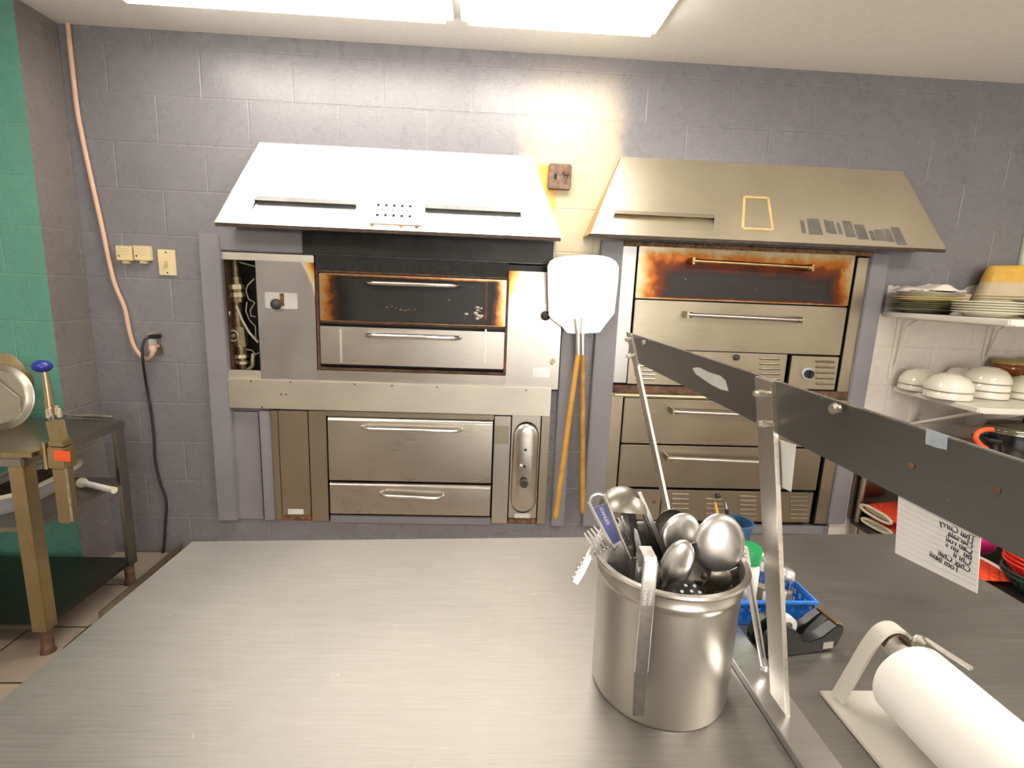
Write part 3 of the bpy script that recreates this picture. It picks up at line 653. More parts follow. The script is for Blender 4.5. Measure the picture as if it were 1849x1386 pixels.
c = onY(1461, 675, Y0-.02); k_ = obj('dial', MB().disc((c.x, Y0-.004, c.z), (0, -1, 0), .031, .008, 24), 'tape', v2); obj('dial_pointer', MB().disc((c.x, Y0-.012, c.z), (0, -1, 0), .022, .018, 20).box(c.x-.004, c.x+.004, Y0-.038, Y0-.03, c.z-.02, c.z+.02), 'black', k_)
ob = thing('deck_oven', 'lower right pizza oven standing behind the steel order rail', 'oven', ((R2[0]+R2[1])/2, 0, R2[2]))
obj('body', MB().box(R2[0]+.006, R2[1]-.006, .03, .72, R2[2]+.004, Z_mid0-.004), 'soot', ob)
obj('gilt_strip', MB().tube([(R2[0]+.004, Y0-.006, Z_mid0-.012), (R2[1]-.02, Y0-.006, Z_mid0-.012)], .0075, 8), 'gold', ob)
r = rect((1104, 706), (1531, 726), (1104, 712), (1530, 732), Y0); face('top_rail', (r[0], r[1], r[2], Z_mid0-.003), Y0, 'tan', ob)
face('stile', rect((1103, 714), (1126, 715), (1088, 940), (1107, 940), Y0-.004), Y0-.004, 'tan', ob)
face('stile', rect((1508, 733), (1531, 733), (1468, 945), (1488, 946), Y0-.004), Y0-.004, 'tan', ob)
d7 = door('door', rect((1128, 716), (1503, 732), (1123, 797), (1487, 810), YD), YD, 'tan_d', ob)
rod_handle((1216, 743), (1418, 752), YD, .05, .0105, 'chrome', d7, 'tan')
d8 = door('door', rect((1122, 800), (1487, 813), (1116, 876), (1471, 887), YD), YD, 'tan_d', ob)
rod_handle((1206, 827), (1410, 836), YD, .05, .0105, 'chrome', d8, 'tan')
vp = face('vent_panel', rect((1196, 883), (1468, 890), (1192, 938), (1462, 944), Y0-.004), Y0-.004, 'tan', ob)
louvers(vp, [(1213, 891, 935, 6), (1274, 900, 935, 5), (1335, 895, 935, 6), (1427, 896, 935, 6)], Y0-.004, 30)
c = onY(1295, 894, Y0-.004); obj('knob', MB().ball((c.x, Y0-.010, c.z), .014, 12), 'knob', vp)
v2 = face('vent_panel', rect((1112, 882), (1194, 884), (1109, 937), (1190, 939), Y0-.004), Y0-.004, 'tan', ob)
c = onY(1181, 906, Y0-.004); obj('screw', MB().disc((c.x, Y0-.004, c.z), (0, -1, 0), .009, .004, 12), 'rust', v2)

# ================================================================== HOODS
def bil(c, u, v): return (c[0]*(1-u)+c[1]*u)*(1-v) + (c[2]*(1-u)+c[3]*u)*v      # c = BL BR TL TR
def hood(nm, label, BL, BR, TL, TR, dep, mat, slots):
    c = [onY(*BL, -dep), onY(*BR, -dep), onY(*TL, -.004), onY(*TR, -.004)]
    zb = (c[0].z+c[1].z)/2; zt = (c[2].z+c[3].z)/2
    for k in (0, 1): c[k].z = zb
    for k in (2, 3): c[k].z = zt
    h = thing(nm, label, 'hood', ((c[0].x+c[1].x)/2, 0, zb))
    nrm = (c[1]-c[0]).cross(c[2]-c[0]).normalized()
    if nrm.y > 0: nrm = -nrm
    us = sorted({0, 1, *[s[0] for s in slots], *[s[1] for s in slots]}); vs_ = sorted({0, 1, *[s[2] for s in slots], *[s[3] for s in slots]})
    mb = MB()
    for i in range(len(us)-1):
        for j in range(len(vs_)-1):
            uc, vc = (us[i]+us[i+1])/2, (vs_[j]+vs_[j+1])/2
            if any(s[0] < uc < s[1] and s[2] < vc < s[3] for s in slots): continue
            mb.plate([bil(c, us[i], vs_[j]), bil(c, us[i+1], vs_[j]), bil(c, us[i+1], vs_[j+1]), bil(c, us[i], vs_[j+1])], -nrm*.002)
    fp = obj('front_panel', mb, mat, h)
    for s in slots:
        q = [bil(c, s[0], s[2]), bil(c, s[1], s[2]), bil(c, s[1], s[3]), bil(c, s[0], s[3])]
        obj('slot_back', MB().plate([q[0]-nrm*.003, q[1]-nrm*.003, q[2]-nrm*.010, q[3]-nrm*.010], -nrm*.0015), 'peel_d' if s[4] < 2 else mat, fp)
        vm = s[2]+(s[3]-s[2])*.70; out = nrm*.012
        a, b = bil(c, s[0], s[3]), bil(c, s[1], s[3]); a2, b2 = bil(c, s[0], vm)+out, bil(c, s[1], vm)+out
        mb = MB().plate([a, b, b2, a2], nrm*.002)
        for e, e2 in ((a, a2), (b, b2)):
            mb.add([e, e2, bil(c, s[0] if e is a else s[1], vm), e+Vector((.001, 0, 0)), e2+Vector((.001, 0, 0)), bil(c, s[0] if e is a else s[1], vm)+Vector((.001, 0, 0))], [(0, 1, 2), (3, 5, 4), (0, 3, 4, 1), (1, 4, 5, 2), (2, 5, 3, 0)])
        obj('slot_flap', mb, 'peel_d' if s[4] < 2 else mat, fp)
    for k, sx in ((0, 1), (1, -1)):
        f0 = c[k]; b0 = Vector((c[k].x, -.002, zb)); t0 = c[k+2]
        mb = MB(); d = Vector((.002*sx, 0, 0))
        mb.add([f0, b0, t0, f0+d, b0+d, t0+d], [(0, 1, 2), (3, 5, 4), (0, 3, 4, 1), (1, 4, 5, 2), (2, 5, 3, 0)])
        obj('side_panel', mb, 'gold' if k == 0 else mat, h)
    lip = MB().plate([c[0]+Vector((.003, .002, .001)), c[1]+Vector((-.003, .002, .001)), c[1]+Vector((-.003, .002, -.014)), c[0]+Vector((.003, .002, -.014))], (0, .02, 0))
    obj('bottom_lip', lip, 'under', h)
    obj('grease_filter', MB().box(c[0].x+.01, c[1].x-.01, -dep+.024, -.002, zb+.012, zb+.018), 'under', h)
    return h, fp, c, nrm
h1, fp, c, nrm = hood('exhaust_hood', 'gleaming white-bright steel hood over the left oven with two slots', (386, 400), (1014, 430), (468, 256), (960, 283), .20, 'hood',
     [(.085, .390, .105, .33, 0), (.600, .897, .105, .33, 1)])
q = [bil(c, .435, .07), bil(c, .592, .07), bil(c, .592, .42), bil(c, .435, .42)]
npl = obj('notice_plate', MB().plate([p+nrm*.0005 for p in q], nrm*.0015), 'hood', fp)
def on_hood(u, v, e=.002): return bil(c, u, v)+nrm*e
mb = MB(); 
for i in range(5):
    for v in (.29, .17): obj('punched_hole', MB().disc(on_hood(.457+.0243*i, v), nrm, .0072, .0010, 10), 'hole', npl)
for i in range(6): obj('punched_hole', MB().disc(on_hood(.470+.0155*i, .23), nrm, .0040, .0010, 8), 'under', npl)
mb = MB().bar([on_hood(.462, .41), on_hood(.573, .41)], .004, .0004, nrm.cross(Vector((1, 0, 0)))); mb.bar([on_hood(.462, .36), on_hood(.50, .36)], .0025, .0004, nrm.cross(Vector((1, 0, 0)))); obj('worn_print', mb, 'stain', npl)
mb = MB().bar([on_hood(.437, .066, .001), on_hood(.59, .066, .001)], .0035, .0005, nrm.cross(Vector((1, 0, 0))))
for u in (.445, .53, .575): mb.disc(on_hood(u, .05, .0005), nrm, .009, .0006, 10)
obj('rust_line', mb, 'rust2', fp)
h2, fp, c, nrm = hood('exhaust_hood', 'dull steel hood over the right ovens with a single slot and sticker marks', (1067, 416), (1709, 455), (1122, 276), (1630, 315), .20, 'hood_b', [(.045, .335, .10, .30, 2)])
mb = MB(); u0, u1, v0, v1, t_ = .418, .505, .145, .545, .012
ax = nrm.cross(Vector((1, 0, 0)))
mb.bar([on_hood(u0, v0), on_hood(u1, v0)], .006, .0005, ax); mb.bar([on_hood(u0+.008, v1), on_hood(u1-.004, v1)], .006, .0005, ax)
mb.bar([on_hood(u0, v0), on_hood(u0+.008, v1)], .006, .0005, (1, 0, 0)); mb.bar([on_hood(u1, v0), on_hood(u1-.004, v1)], .006, .0005, (1, 0, 0))
plab(obj('tape_outline', mb, 'stain', fp), 'yellow square left by a peeled sticker')
mb = MB()
for u, wd, v, hh in ((.596, .006, .20, .16), (.630, .020, .21, .20), (.668, .006, .22, .16), (.683, .009, .21, .16), (.704, .005, .20, .14), (.732, .014, .20, .20), (.766, .016, .17, .18), (.797, .007, .13, .12), (.820, .014, .14, .14), (.846, .010, .14, .16), (.874, .014, .14, .22)):
    mb.plate([on_hood(u-wd, v-hh/2, .0008), on_hood(u+wd, v-hh/2, .0008), on_hood(u+wd*.9, v+hh/2, .0008), on_hood(u-wd*.9, v+hh/2, .0008)], nrm*.0004)
plab(obj('faded_lettering', mb, 'mark', fp), 'faded row of worn sticker letters')
# ================================================================== WALL FITTINGS, LEFT
def smooth_path(pts, n=6):
    P = [Vector(p) for p in pts]; out = []
    for i in range(len(P)-1):
        p0, p1, p2, p3 = P[max(i-1, 0)], P[i], P[i+1], P[min(i+2, len(P)-1)]
        for k in range(n):
            t = k/n; out.append(.5*((2*p1)+(p2-p0)*t+(2*p0-5*p1+4*p2-p3)*t*t+(3*p1-p0-3*p2+p3)*t**3))
    out.append(P[-1]); return out
WY = -.014
q = rect((266, 597), (293, 598), (267, 640), (295, 640), -.006)
t = thing('wall_outlet', 'steel wall outlet plate with two cords plugged in', 'outlet', ((q[0]+q[1])/2, 0, q[2]))
obj('cover_plate', MB().box(q[0], q[1], -.006, -.0005, q[2], q[3]), 'plate_st', t, .0015)
zc = (q[2]+q[3])/2; xc = q[0]+.022
obj('socket', MB().rbox(q[0]+.008, q[0]+.042, -.009, -.0055, zc-.045, zc+.045, .01), 'label', t)
pc = onY(272, 640, -.04)
cd_ = thing('extension_cord', 'peach extension cord hanging down the wall into the outlet', 'cord', (pc.x, 0, pc.z))
path = [onY(134, 150, WY), onY(137, 180, WY), onY(147, 240, WY), onY(164, 320, WY), onY(183, 405, WY), onY(200, 485, WY), onY(210, 520, WY), onY(225, 556, WY), onY(232, 590, WY), onY(240, 620, WY), onY(250, 637, -.018), onY(260, 646, -.03), onY(268, 647, -.04), onY(274, 641, -.05), onY(276, 632, -.05)]
path[0].z = CEIL-.002
obj('cable', MB().tube(smooth_path(path), .0098, 10), 'cord', cd_)
a = onY(275, 637, -.05); b = onY(275, 625, -.045)
obj('plug', MB().tube([a, a+(b-a)*.6, b], [.010, .018, .016], 12).box(b.x-.014, b.x+.014, -.048, -.012, b.z-.006, b.z+.006), 'cord', cd_, .001)
kc = thing('power_cord', 'thin black power cord hanging from the outlet to the floor', 'cord', (pc.x, 0, .1))
path = [onY(270, 610, -.045), onY(262, 613, -.060), onY(257, 630, -.072), onY(259, 660, -.062), onY(265, 700, -.012), onY(272, 740, -.012), onY(278, 790, -.012), onY(280, 830, -.012), onY(289, 870, -.012), onY(300, 905, -.012), onY(299, 940, -.012), onY(296, 985, -.012), onY(292, 1010, -.012)]
obj('cable', MB().tube(smooth_path(path), .0062, 8), 'cord_k', kc)
a = onY(280, 608, -.04); obj('plug', MB().box(a.x-.03, a.x+.015, -.052, -.010, a.z-.009, a.z+.011), 'cord_k', kc, .005)
def small_plate(nm, lab, cat, c4_, th, mat): 
    q = rect(*c4_, -th); t = thing(nm, lab, cat, ((q[0]+q[1])/2, 0, q[2])); obj('cover', MB().box(q[0], q[1], -th, -.0005, q[2], q[3]), mat, t, .002); return t, q
for nm, lab, xs_ in (('control_box', 'left one of two small cream control boxes on the wall', (208, 237)), ('control_box', 'right one of two small cream control boxes beside the switch plate', (240, 269))):
    t, q = small_plate(nm, lab, 'box', ((xs_[0], 443), (xs_[1], 444), (xs_[0]+2, 469), (xs_[1]+1, 471)), .028, 'cream')
    t['group'] = 'cream control boxes on the wall'
    for k in range(3):
        zz = q[3]-.014-.013*k; obj('printed_line', MB().box(q[0]+.012, q[1]-.012-.008*(k % 2), -.0285, -.0279, zz-.0015, zz+.0015), 'card', t)
    obj('screw', MB().disc((q[0]+.012, -.028, q[2]+.02), (0, -1, 0), .004, .001, 8), 'hole', t)
    obj('mount', MB().box(q[0]+.02, q[1]-.02, -.022, -.0005, q[2]-.014, q[2]-.0005), 'cream_ch', t, .002)
t, q = small_plate('switch_plate', 'cream switch plate on the block wall beside the control boxes', 'switch', ((284, 449), (315, 452), (287, 496), (318, 498)), .010, 'cream')
xc = (q[0]+q[1])/2; zc = (q[2]+q[3])/2
obj('switch_lever', MB().box(xc-.006, xc+.006, -.020, -.0095, zc-.012, zc+.006), 'card', t, .001); 
for dz in (q[3]-.012, q[2]+.012): obj('screw', MB().disc((xc, -.010, dz), (0, -1, 0), .004, .001, 8), 'hole', t)
# rusty box between the hoods
q = rect((991, 294), (1033, 297), (990, 340), (1031, 342), -.03)
t = thing('junction_box', 'rusty electrical box on the wall between the two hoods', 'box', ((q[0]+q[1])/2, 0, q[2]))
jm = plain('rust grey box', (.16, .10, .075), .5, .4, .4, scale=40, bmp=.2)
obj('box', MB().rbox(q[0], q[1], -.03, -.0005, q[2], q[3], .01), jm, t, .0015)
xr = q[0]+(q[1]-q[0])*.75; zr = q[2]+(q[3]-q[2])*.70
obj('indicator', MB().disc((xr, -.03, zr), (0, -1, 0), .017, .012, 18), 'rust', t)
s_ = obj('socket', MB().disc((xr, -.03, q[2]+.045), (0, -1, 0), .018, .003, 18), jm, t)
for dx, dz in ((-.007, .006), (.007, .006), (0, -.008)): obj('socket_slot', MB().box(xr+dx-.002, xr+dx+.002, -.0345, -.0325, q[2]+.045+dz-.004, q[2]+.045+dz+.004), 'hole', s_)
for dz in (.058, .045): obj('toggle', MB().box(q[0]+.028, q[0]+.038, -.036, -.0295, q[2]+dz, q[2]+dz+.009), 'hole', t)

# ================================================================== PIZZA PEELS
bl = [(1245,175),(1262,135),(1300,112),(1370,96),(1450,90),(1530,90),(1600,96),(1660,112),(1705,140),(1728,185),(1722,300),(1706,430),(1692,545),(1640,610),(1580,690),(1545,697),(1440,697),(1395,690),(1360,645),(1285,588),(1255,555),(1249,400)]
def peel(label, dx, dy, y, h0, h1, wm):
    pts = [onY(px/4.3+700+dx, py/4.3+440+dy, y) for px, py in bl]
    cx = sum(p.x for p in pts)/len(pts)
    t = thing('pizza_peel', label, 'pizza peel', (cx, y, pts[0].z-1.2), 'pizza peels hung on the wall')
    obj('blade', MB().prism([(p.x, p.z) for p in pts], 'y', y, y+.003), 'peel', t, .001)
    n0 = onY(h0[0], 575, y-.004); n1 = onY(h0[0], 604, y-.006); n2 = onY(h0[0], h0[1], y-.004)
    obj('tang', MB().tube([n0, n0+(n1-n0)*.5, n1, n2], [(.020, .003), (.017, .004), (.012, .008), (.0125, .0125)], 14, flat=(0, -1, 0)), 'peel_d', t)
    mb = MB()
    for k, fz in enumerate((.35, .7)): obj('rivet', MB().disc(n0+(n1-n0)*fz+Vector((0, -.004, 0)), (0, -1, 0), .004, .003, 10), 'peel_d', t)
    e = onY(h1[0], h1[1], y-.004); d = (n2-e).normalized()
    obj('wooden_handle', MB().tube([e, e+d*.006, e+d*.02, n2-d*.02, n2], [.008, .0125, .0140, .0125, .0125], 14), wm, t)
    return t
peel('front pizza peel whose yellow wooden handle slants left', -1, 0, -.098, (1044, 640), (1003, 935), 'wood_h')
peel('rear pizza peel whose worn handle hangs straight down', 16, -1, -.070, (1052, 640), (1052, 926), 'wood_h2')

# ================================================================== STEEL WORKTOP IN FRONT
CZ = .863
cA, cB = onZ(345, 975, CZ), onZ(1634, 961, CZ); cL, cR = -.662, 1.095
poly = [(cA.x, cA.y), (cB.x, cB.y), (cR, -2.36), (cL, -2.36)]
ct = thing('prep_counter', 'brushed steel prep counter filling the foreground', 'counter', (.2, -1.9, 0))
obj('worktop', MB().prism(poly, 'z', CZ-.038, CZ), 'counter', ct, .006, seg=3)
for px_, py_ in ((cL+.06, -2.3), (cR-.06, -2.3), (cL+.06, cA.y-.06), (cR-.06, cB.y-.06)): obj('leg', MB().tube([(px_, py_, .0), (px_, py_, CZ-.04)], .02, 14), 'counter_e', ct)
obj('under_shelf', MB().box(cL+.05, cR-.05, -2.32, cB.y-.12, .25, .27), 'shelf_d', ct)

# ------------------------------------------------------------------ order rail
RX = .35; zt = 1.344; RK = .172      # the rail leans out with its posts: x = RX + RK*(zt - z)
def onS(px, py, off=0.0):
    d = ray(px, py); return CAM + d*((RX-off+RK*zt-CAM.x-RK*CAM.z)/(d.x+RK*d.z))
zb = (onS(1368, 768).z+onS(1849, 1005).z+onS(1622, 893).z)/3; RB = RX+RK*(zt-zb)
def rail_slab(y0, y1, z0, z1, o0, o1):
    f = lambda z: RX+RK*(zt-z)
    return MB().hexa([(f(z0)+o0, y0, z0), (f(z0)+o1, y0, z0), (f(z0)+o1, y1, z0), (f(z0)+o0, y1, z0), (f(z1)+o0, y0, z1), (f(z1)+o1, y0, z1), (f(z1)+o1, y1, z1), (f(z1)+o0, y1, z1)])
def rail_patch(px_list, o0, o1):
    a = [onS(px, py, -o0) for px, py in px_list]; n = len(a); d = Vector((o1-o0, 0, 0)); mb = MB()
    mb.add(a+[p+d for p in a], [list(range(n))[::-1], list(range(n, 2*n))]+[(i, (i+1) % n, n+(i+1) % n, n+i) for i in range(n)]); return mb
y_far = onS(1143, 630).y; y_end = -2.34
rt = thing('order_rail', 'long dark steel order rail on slanted posts crossing the worktop', 'rail', (.43, -1.9, CZ))
st_ = obj('rail_strip', rail_slab(y_end, y_far, zb, zt, 0, .003), 'rail', rt)
obj('strip_edge', MB().box(RX-.0002, RX+.0032, y_end, y_far, zt, zt+.0012), 'edge', st_)
def post(top, w, foot, nm='post', ew=.0016):
    a, b = Vector(top), Vector(foot); side = Vector((0, 1, 0))
    mb = MB(); mb.plate([a-side*w, a+side*w, b+side*w, b-side*w], (.004, 0, 0)); p = obj(nm, mb, 'post', rt)
    obj('post_edge', MB().plate([a-side*w+Vector((-.0010, -ew, 0)), a-side*w+Vector((-.0010, 0, 0)), b-side*w+Vector((-.0010, 0, 0)), b-side*w+Vector((-.0010, -ew, 0))], (.006, 0, 0)), 'edge', p); return p  # pale widened edge colours in the light caught along the post
fz = CZ+.012
ya = (onS(1368, 686).y+onS(1401, 692).y)/2
pn = post((RX-.0045, ya, zt-.001), .020, (.428, -1.965, fz))
pf = post((RX-.0045, onS(1138, 606).y, zt+.001), .022, (.428, -1.56, fz), 'post', .0007)
obj('base_strip', MB().box(.405, .455, -2.34, -1.50, CZ+.0005, CZ+.013), 'counter_e', rt, .001)
def bolt(px, py, x=RX, ln=.016, r=.0042):
    p = onS(px, py, .004); mb = MB().tube([p, p-Vector((ln, 0, 0))], r*.75, 10).tube([p-Vector((ln*.45, 0, 0)), p-Vector((ln*.8, 0, 0))], r, 6); return obj('bolt', mb, 'bolt', rt)
bolt(1393, 711, ln=.022, r=.0048); bolt(1396, 765, ln=.020, r=.0048); bolt(1515, 738, ln=.008, r=.006); bolt(1141, 613, r=.006); bolt(1143, 643, r=.006); bolt(1165, 618, ln=.007, r=.006)
for px, py in ((1800, 885), (1646, 840)): p = onS(px, py, .0003); plab(obj('rust_spot', MB().disc(p, (-1, 0, 0), .0028, .0003, 8), 'rust2', st_), 'small rust spot')
sc_ = [(1250, 664), (1262, 663), (1280, 672), (1300, 678), (1310, 687), (1315, 706), (1302, 703), (1284, 694), (1268, 683), (1256, 675)]
plab(obj('scraped_patch', rail_patch(sc_, -.0006, -.0001), 'label', st_), 'scraped bare patch')
tp = obj('tape', rail_patch(((1672, 773), (1710, 787), (1709, 812), (1690, 808), (1671, 801)), -.0010, -.0003), 'tape', rt); plab(tp, 'bluish strip of tape')
def sheet(nm, label, corners, x, bow, drop=0.0):
    TL, TR, BR, BL = [onS(px, py, -x) for k, (px, py) in enumerate(corners)]; n = 8; mb = MB(); vs = []
    for th in (0, .0004):
        for j in range(n+1):
            for i in range(n+1):
                u, v = i/n, j/n; p = (TL*(1-u)+TR*u)*(1-v)+(BL*(1-u)+BR*u)*v
                vs.append(p+Vector((th+bow*math.sin(v*1.9)*v + .4*bow*u*v, 0, 0)))
    N = (n+1)**2; fs = []
    for j in range(n):
        for i in range(n):
            a = j*(n+1)+i; fs += [(a, a+1, a+n+2, a+n+1), (N+a, N+a+n+1, N+a+n+2, N+a+1)]
    rim = [i for i in range(n+1)]+[j*(n+1)+n for j in range(1, n+1)]+[n*(n+1)+i for i in range(n-1, -1, -1)]+[j*(n+1) for j in range(n-1, 0, -1)]
    for k in range(len(rim)): a, b = rim[k], rim[(k+1) % len(rim)]; fs.append((a, N+a, N+b, b))
    mb.add(vs, fs); t = thing(nm, label, 'note', (TL+TR)/2); o = obj('paper', mb, 'paper', t); return t, TL, TR, BR, BL
NX = .0036
t, TL, TR, BR, BL = sheet('paper_note', 'lined paper note with handwriting showing through hung under the rail', ((1622, 893), (1771, 966), (1764, 1071), (1616, 998)), NX, .000)
ey = (TL-TR).normalized(); H_ = (TR-BR).length; ez = Vector((0, 0, 1)); ez = (ez-ey*ez.dot(ey)).normalized(); ex = ey.cross(ez)
def on_note(u, v): return (TR*(1-u)+TL*u)*(1-v)+(BR*(1-u)+BL*u)*v        # u from the right-hand edge, v downwards
for k in range(9):
    v = .12+.095*k; a, b = on_note(.01, v), on_note(.99, v); obj('ruled_line', MB().bar([a-Vector((.0003, 0, 0)), b-Vector((.0003, 0, 0))], .00022, .00008, (0, 0, 1)), 'rule', t)
for k, (s, u, v) in enumerate((('Thai Curry', .045, .165), ('Marsala', .065, .275), ('Cab roll', .065, .385), ('Bu  un s', .065, .48), ('Chi li', .075, .59), ('Chix Chili', .075, .71), ('Tom basil', .19, .80))):
    o_ = on_note(u, v); m = Matrix.Identity(4)
    for i, vec in enumerate((ey, ez, ex)):
        for j in range(3): m[j][i] = vec[j]
    m.translation = o_-Vector((.0006, 0, 0)); text_mesh('handwriting', s, H_*.145, 'ink', t, m)
sheet('paper_note', 'blank white paper hanging behind the near rail post', ((1371, 781), (1437, 803), (1428, 888), (1374, 858)), .0040, .0)

# ------------------------------------------------------------------ utensil crock
PC = onZ(1209, 1000, 1.07); PZ = 1.07; PR = pxm(134, PC)
pt = thing('utensil_crock', 'tall steel crock packed with kitchen utensils', 'crock', (PC.x, PC.y, CZ))
hgt = PZ-CZ; r0 = PR-.006
prof = [(.001, .0005), (r0*.945, .0005), (r0*.965, .006), (r0*.985, hgt-.034), (r0*.985, hgt-.030), (r0*1.005, hgt-.027), (r0*1.005, hgt-.022), (r0*.99, hgt-.019), (r0*.995, hgt-.009), (PR, hgt-.006), (PR+.0015, hgt-.003), (PR, hgt), (r0-.001, hgt), (r0-.003, hgt-.004), (r0*.96, hgt-.02), (r0*.94, .004), (.001, .004)]
st0 = MB().lathe(prof, 64, (PC.x, PC.y, CZ), closed=False)
obj('crock_body', st0, 'pot', pt, ang=50)
UG = 'utensils in the steel crock'
def utensil(nm, label, cat): return thing(nm, label, cat, (PC.x, PC.y, CZ+.01), UG)
def base(dx, dy, z=.02): return Vector((PC.x+dx*PR, PC.y+dy*PR, CZ+z))
def bowl_mesh(c, L, N, a, b, dep, n=24, m=8, th=.0012, tip=1.0):
    """spoon bowl: centre c (in the rim plane), length axis L, convex side N, half width a, half length b"""
    L = Vector(L).normalized(); N = Vector(N); N = (N-L*N.dot(L)).normalized(); W = L.cross(N); vs = []; fs = []
    for off in (0, -th):
        for j in range(m+1):
            ph = (math.pi/2)*j/m; rr = math.cos(ph) if j < m else 0.0; h = math.sin(ph)
            for k in range(n):
                an = 2*math.pi*k/n; cl = math.cos(an); sl = math.sin(an)
                wv = a*(1-.05*cl*tip)
                vs.append(Vector(c)+W*(wv*rr*sl)+L*(b*rr*cl)+N*(dep*h+off))
    S = (m+1)*n
    for o in (0, S):
        for j in range(m):
            for k in range(n): fs.append((o+j*n+k, o+j*n+(k+1) % n, o+(j+1)*n+(k+1) % n, o+(j+1)*n+k))
    for k in range(n): fs.append((k, (k+1) % n, S+(k+1) % n, S+k))
    mb = MB(); mb.add(vs, fs); return mb
def spoon(label, cpx, y, wpx, lpx, Lpx, N, mat, foot, dep=.24, cat='spoon', nm='serving_spoon', hmat=None):
    """cpx pixel of the bowl centre, Lpx pixel direction of the tip, N convex side"""
    c = onY(*cpx, y); tip = onY(cpx[0]+Lpx[0], cpx[1]+Lpx[1], y); L = (tip-c).normalized()
    a, b = pxm(wpx/2, c), pxm(lpx/2, c); t = utensil(nm, label, cat)
    N = Vector(N); 
    bo = obj('bowl', bowl_mesh(c, L, N, a, b, a*dep*2), mat, t, ang=70)
    s0 = c-L*b*.97; W = L.cross((N-L*N.dot(L)).normalized()); f = base(*foot)
    obj('handle', MB().bar([s0+L*.006, s0-L*.010, s0*.5+f*.5, f], [.0062, .0045, .0048, .0062], .0011, W), hmat or mat, t)
    return t
# ladle, dome upwards
c = onY(1124, 922, -1.855); a = pxm(44, c); t = utensil('ladle', 'tarnished ladle turned dome up above the crock', 'ladle')
obj('bowl', bowl_mesh(c, (1, .0, -.06), (.0, .36, .93), a, a, a*1.0, 36, 10, tip=0), 'uten_d', t, ang=70)
s0 = c+Vector((a*.45, a*.70, -.012)); obj('handle', MB().bar([s0, s0+Vector((.008, .004, -.03)), base(.15, .3, .03)], [.010, .011, .006], .0012, (1, 0, 0)), 'uten_k', t)
# loop-ended tongs with blue print
t = utensil('tongs', 'loop ended tongs with a blue printed handle at left', 'tongs'); Y_ = -1.915
cen = [onY(px, py, Y_) for px, py in ((1080, 906), (1092, 938), (1112, 975), (1133, 1010))]
d = (cen[2]-cen[0]).normalized(); W = d.cross(Vector((0, -1, 0))).normalized(); hw = pxm(15, cen[0])
lp = [cen[3]+W*hw*.35, cen[2]+W*hw*.7, cen[0]+W*hw]+[cen[0]-d*hw*1.0*math.sin(q)+W*hw*math.cos(q) for q in (.5, 1.0, 1.57, 2.1, 2.6)]+[cen[0]-W*hw, cen[2]-W*hw*.7, cen[3]-W*hw*.35]
obj('arm', MB().tube(smooth_path(lp, 3), .0024, 8), 'uten2', t)
bp = obj('printed_panel', MB().bar([cen[0]+d*.006, cen[1], cen[2]+d*.004], [hw*.80, hw*.76, hw*.55], .0012, W), 'acry', t); plab(bp, 'blue printed panel')
m = Matrix.Identity(4); nn = W.cross(d); nn = nn if nn.y < 0 else -nn
tx, ty = d, nn.cross(d)
for i, vec in enumerate((tx, ty, nn)):
    for j in range(3): m[j][i] = vec[j]
m.translation = cen[0]+d*.008+nn*.0014-ty*.002; text_mesh('print', 'STAINLESS', .0062, 'white', bp, m)
obj('arm', MB().bar([cen[2]+d*.003, cen[3], base(.05, -.1, .03)], [.006, .005, .007], .0018, W), 'uten2', t)
# forks
def fork(label, hb, ht, y, wpx, foot, mat='uten'):
    t = utensil('serving_fork', label, 'fork'); b, e = onY(*hb, y), onY(*ht, y-.004); d = e-b; L = d.normalized(); W = L.cross(Vector((0, -1, 0))).normalized(); hw = pxm(wpx/2, b)
    mid = b+d*.40
    obj('head', MB().bar([b, b+d*.14, mid], [.004, hw*.85, hw], .0009, W), mat, t)
    for k in range(4):
        o_ = W*hw*(-.86+.573*k); obj('tine', MB().bar([mid-L*.002+o_, mid+d*.3+o_-Vector((0, .002, 0)), e+o_*.9], [.0025, .0022, .0009], .0009, W), mat, t)
    obj('handle', MB().bar([b+L*.002, b-L*.02, base(*foot)], [.0045, .003, .005], .0011, W), mat, t); return t
fork('serving fork at left edge of the crock with tines leaning left', (1109, 1014), (1064, 956), -1.925, 27, (-.1, .0, .03))
fork('serving fork behind the blue printed tongs', (1139, 1000), (1113, 935), -1.885, 24, (.1, .2, .03))
# left tongs hooked outside the rim with a scalloped jaw
t = utensil('tongs', 'tongs with a scalloped jaw poking out left of the crock', 'tongs'); Y_ = -1.89
a_, b_ = onY(1092, 952, Y_+.01), onY(1038, 1052, Y_-.02); d = (b_-a_); L = d.normalized(); W = L.cross(Vector((0, -1, 0))).normalized()
for s in (-1, 1): obj('arm', MB().bar([base(-.25, .15, .04), a_+W*s*.004, a_+d*.55+W*s*.0045], .0022, .0012, W), 'uten2', t)
mb = MB(); mb.bar([a_+d*.5, a_+d*.8, b_], [.0045, .0058, .0045], .0011, W); jw = obj('jaw', mb, 'uten2', t)
for k in range(5): p = a_+d*(.60+.085*k)-W*.0052*(-1); obj('scallop', MB().ball(p, .0028, 10, (1, .6, 1)), 'uten2', jw)
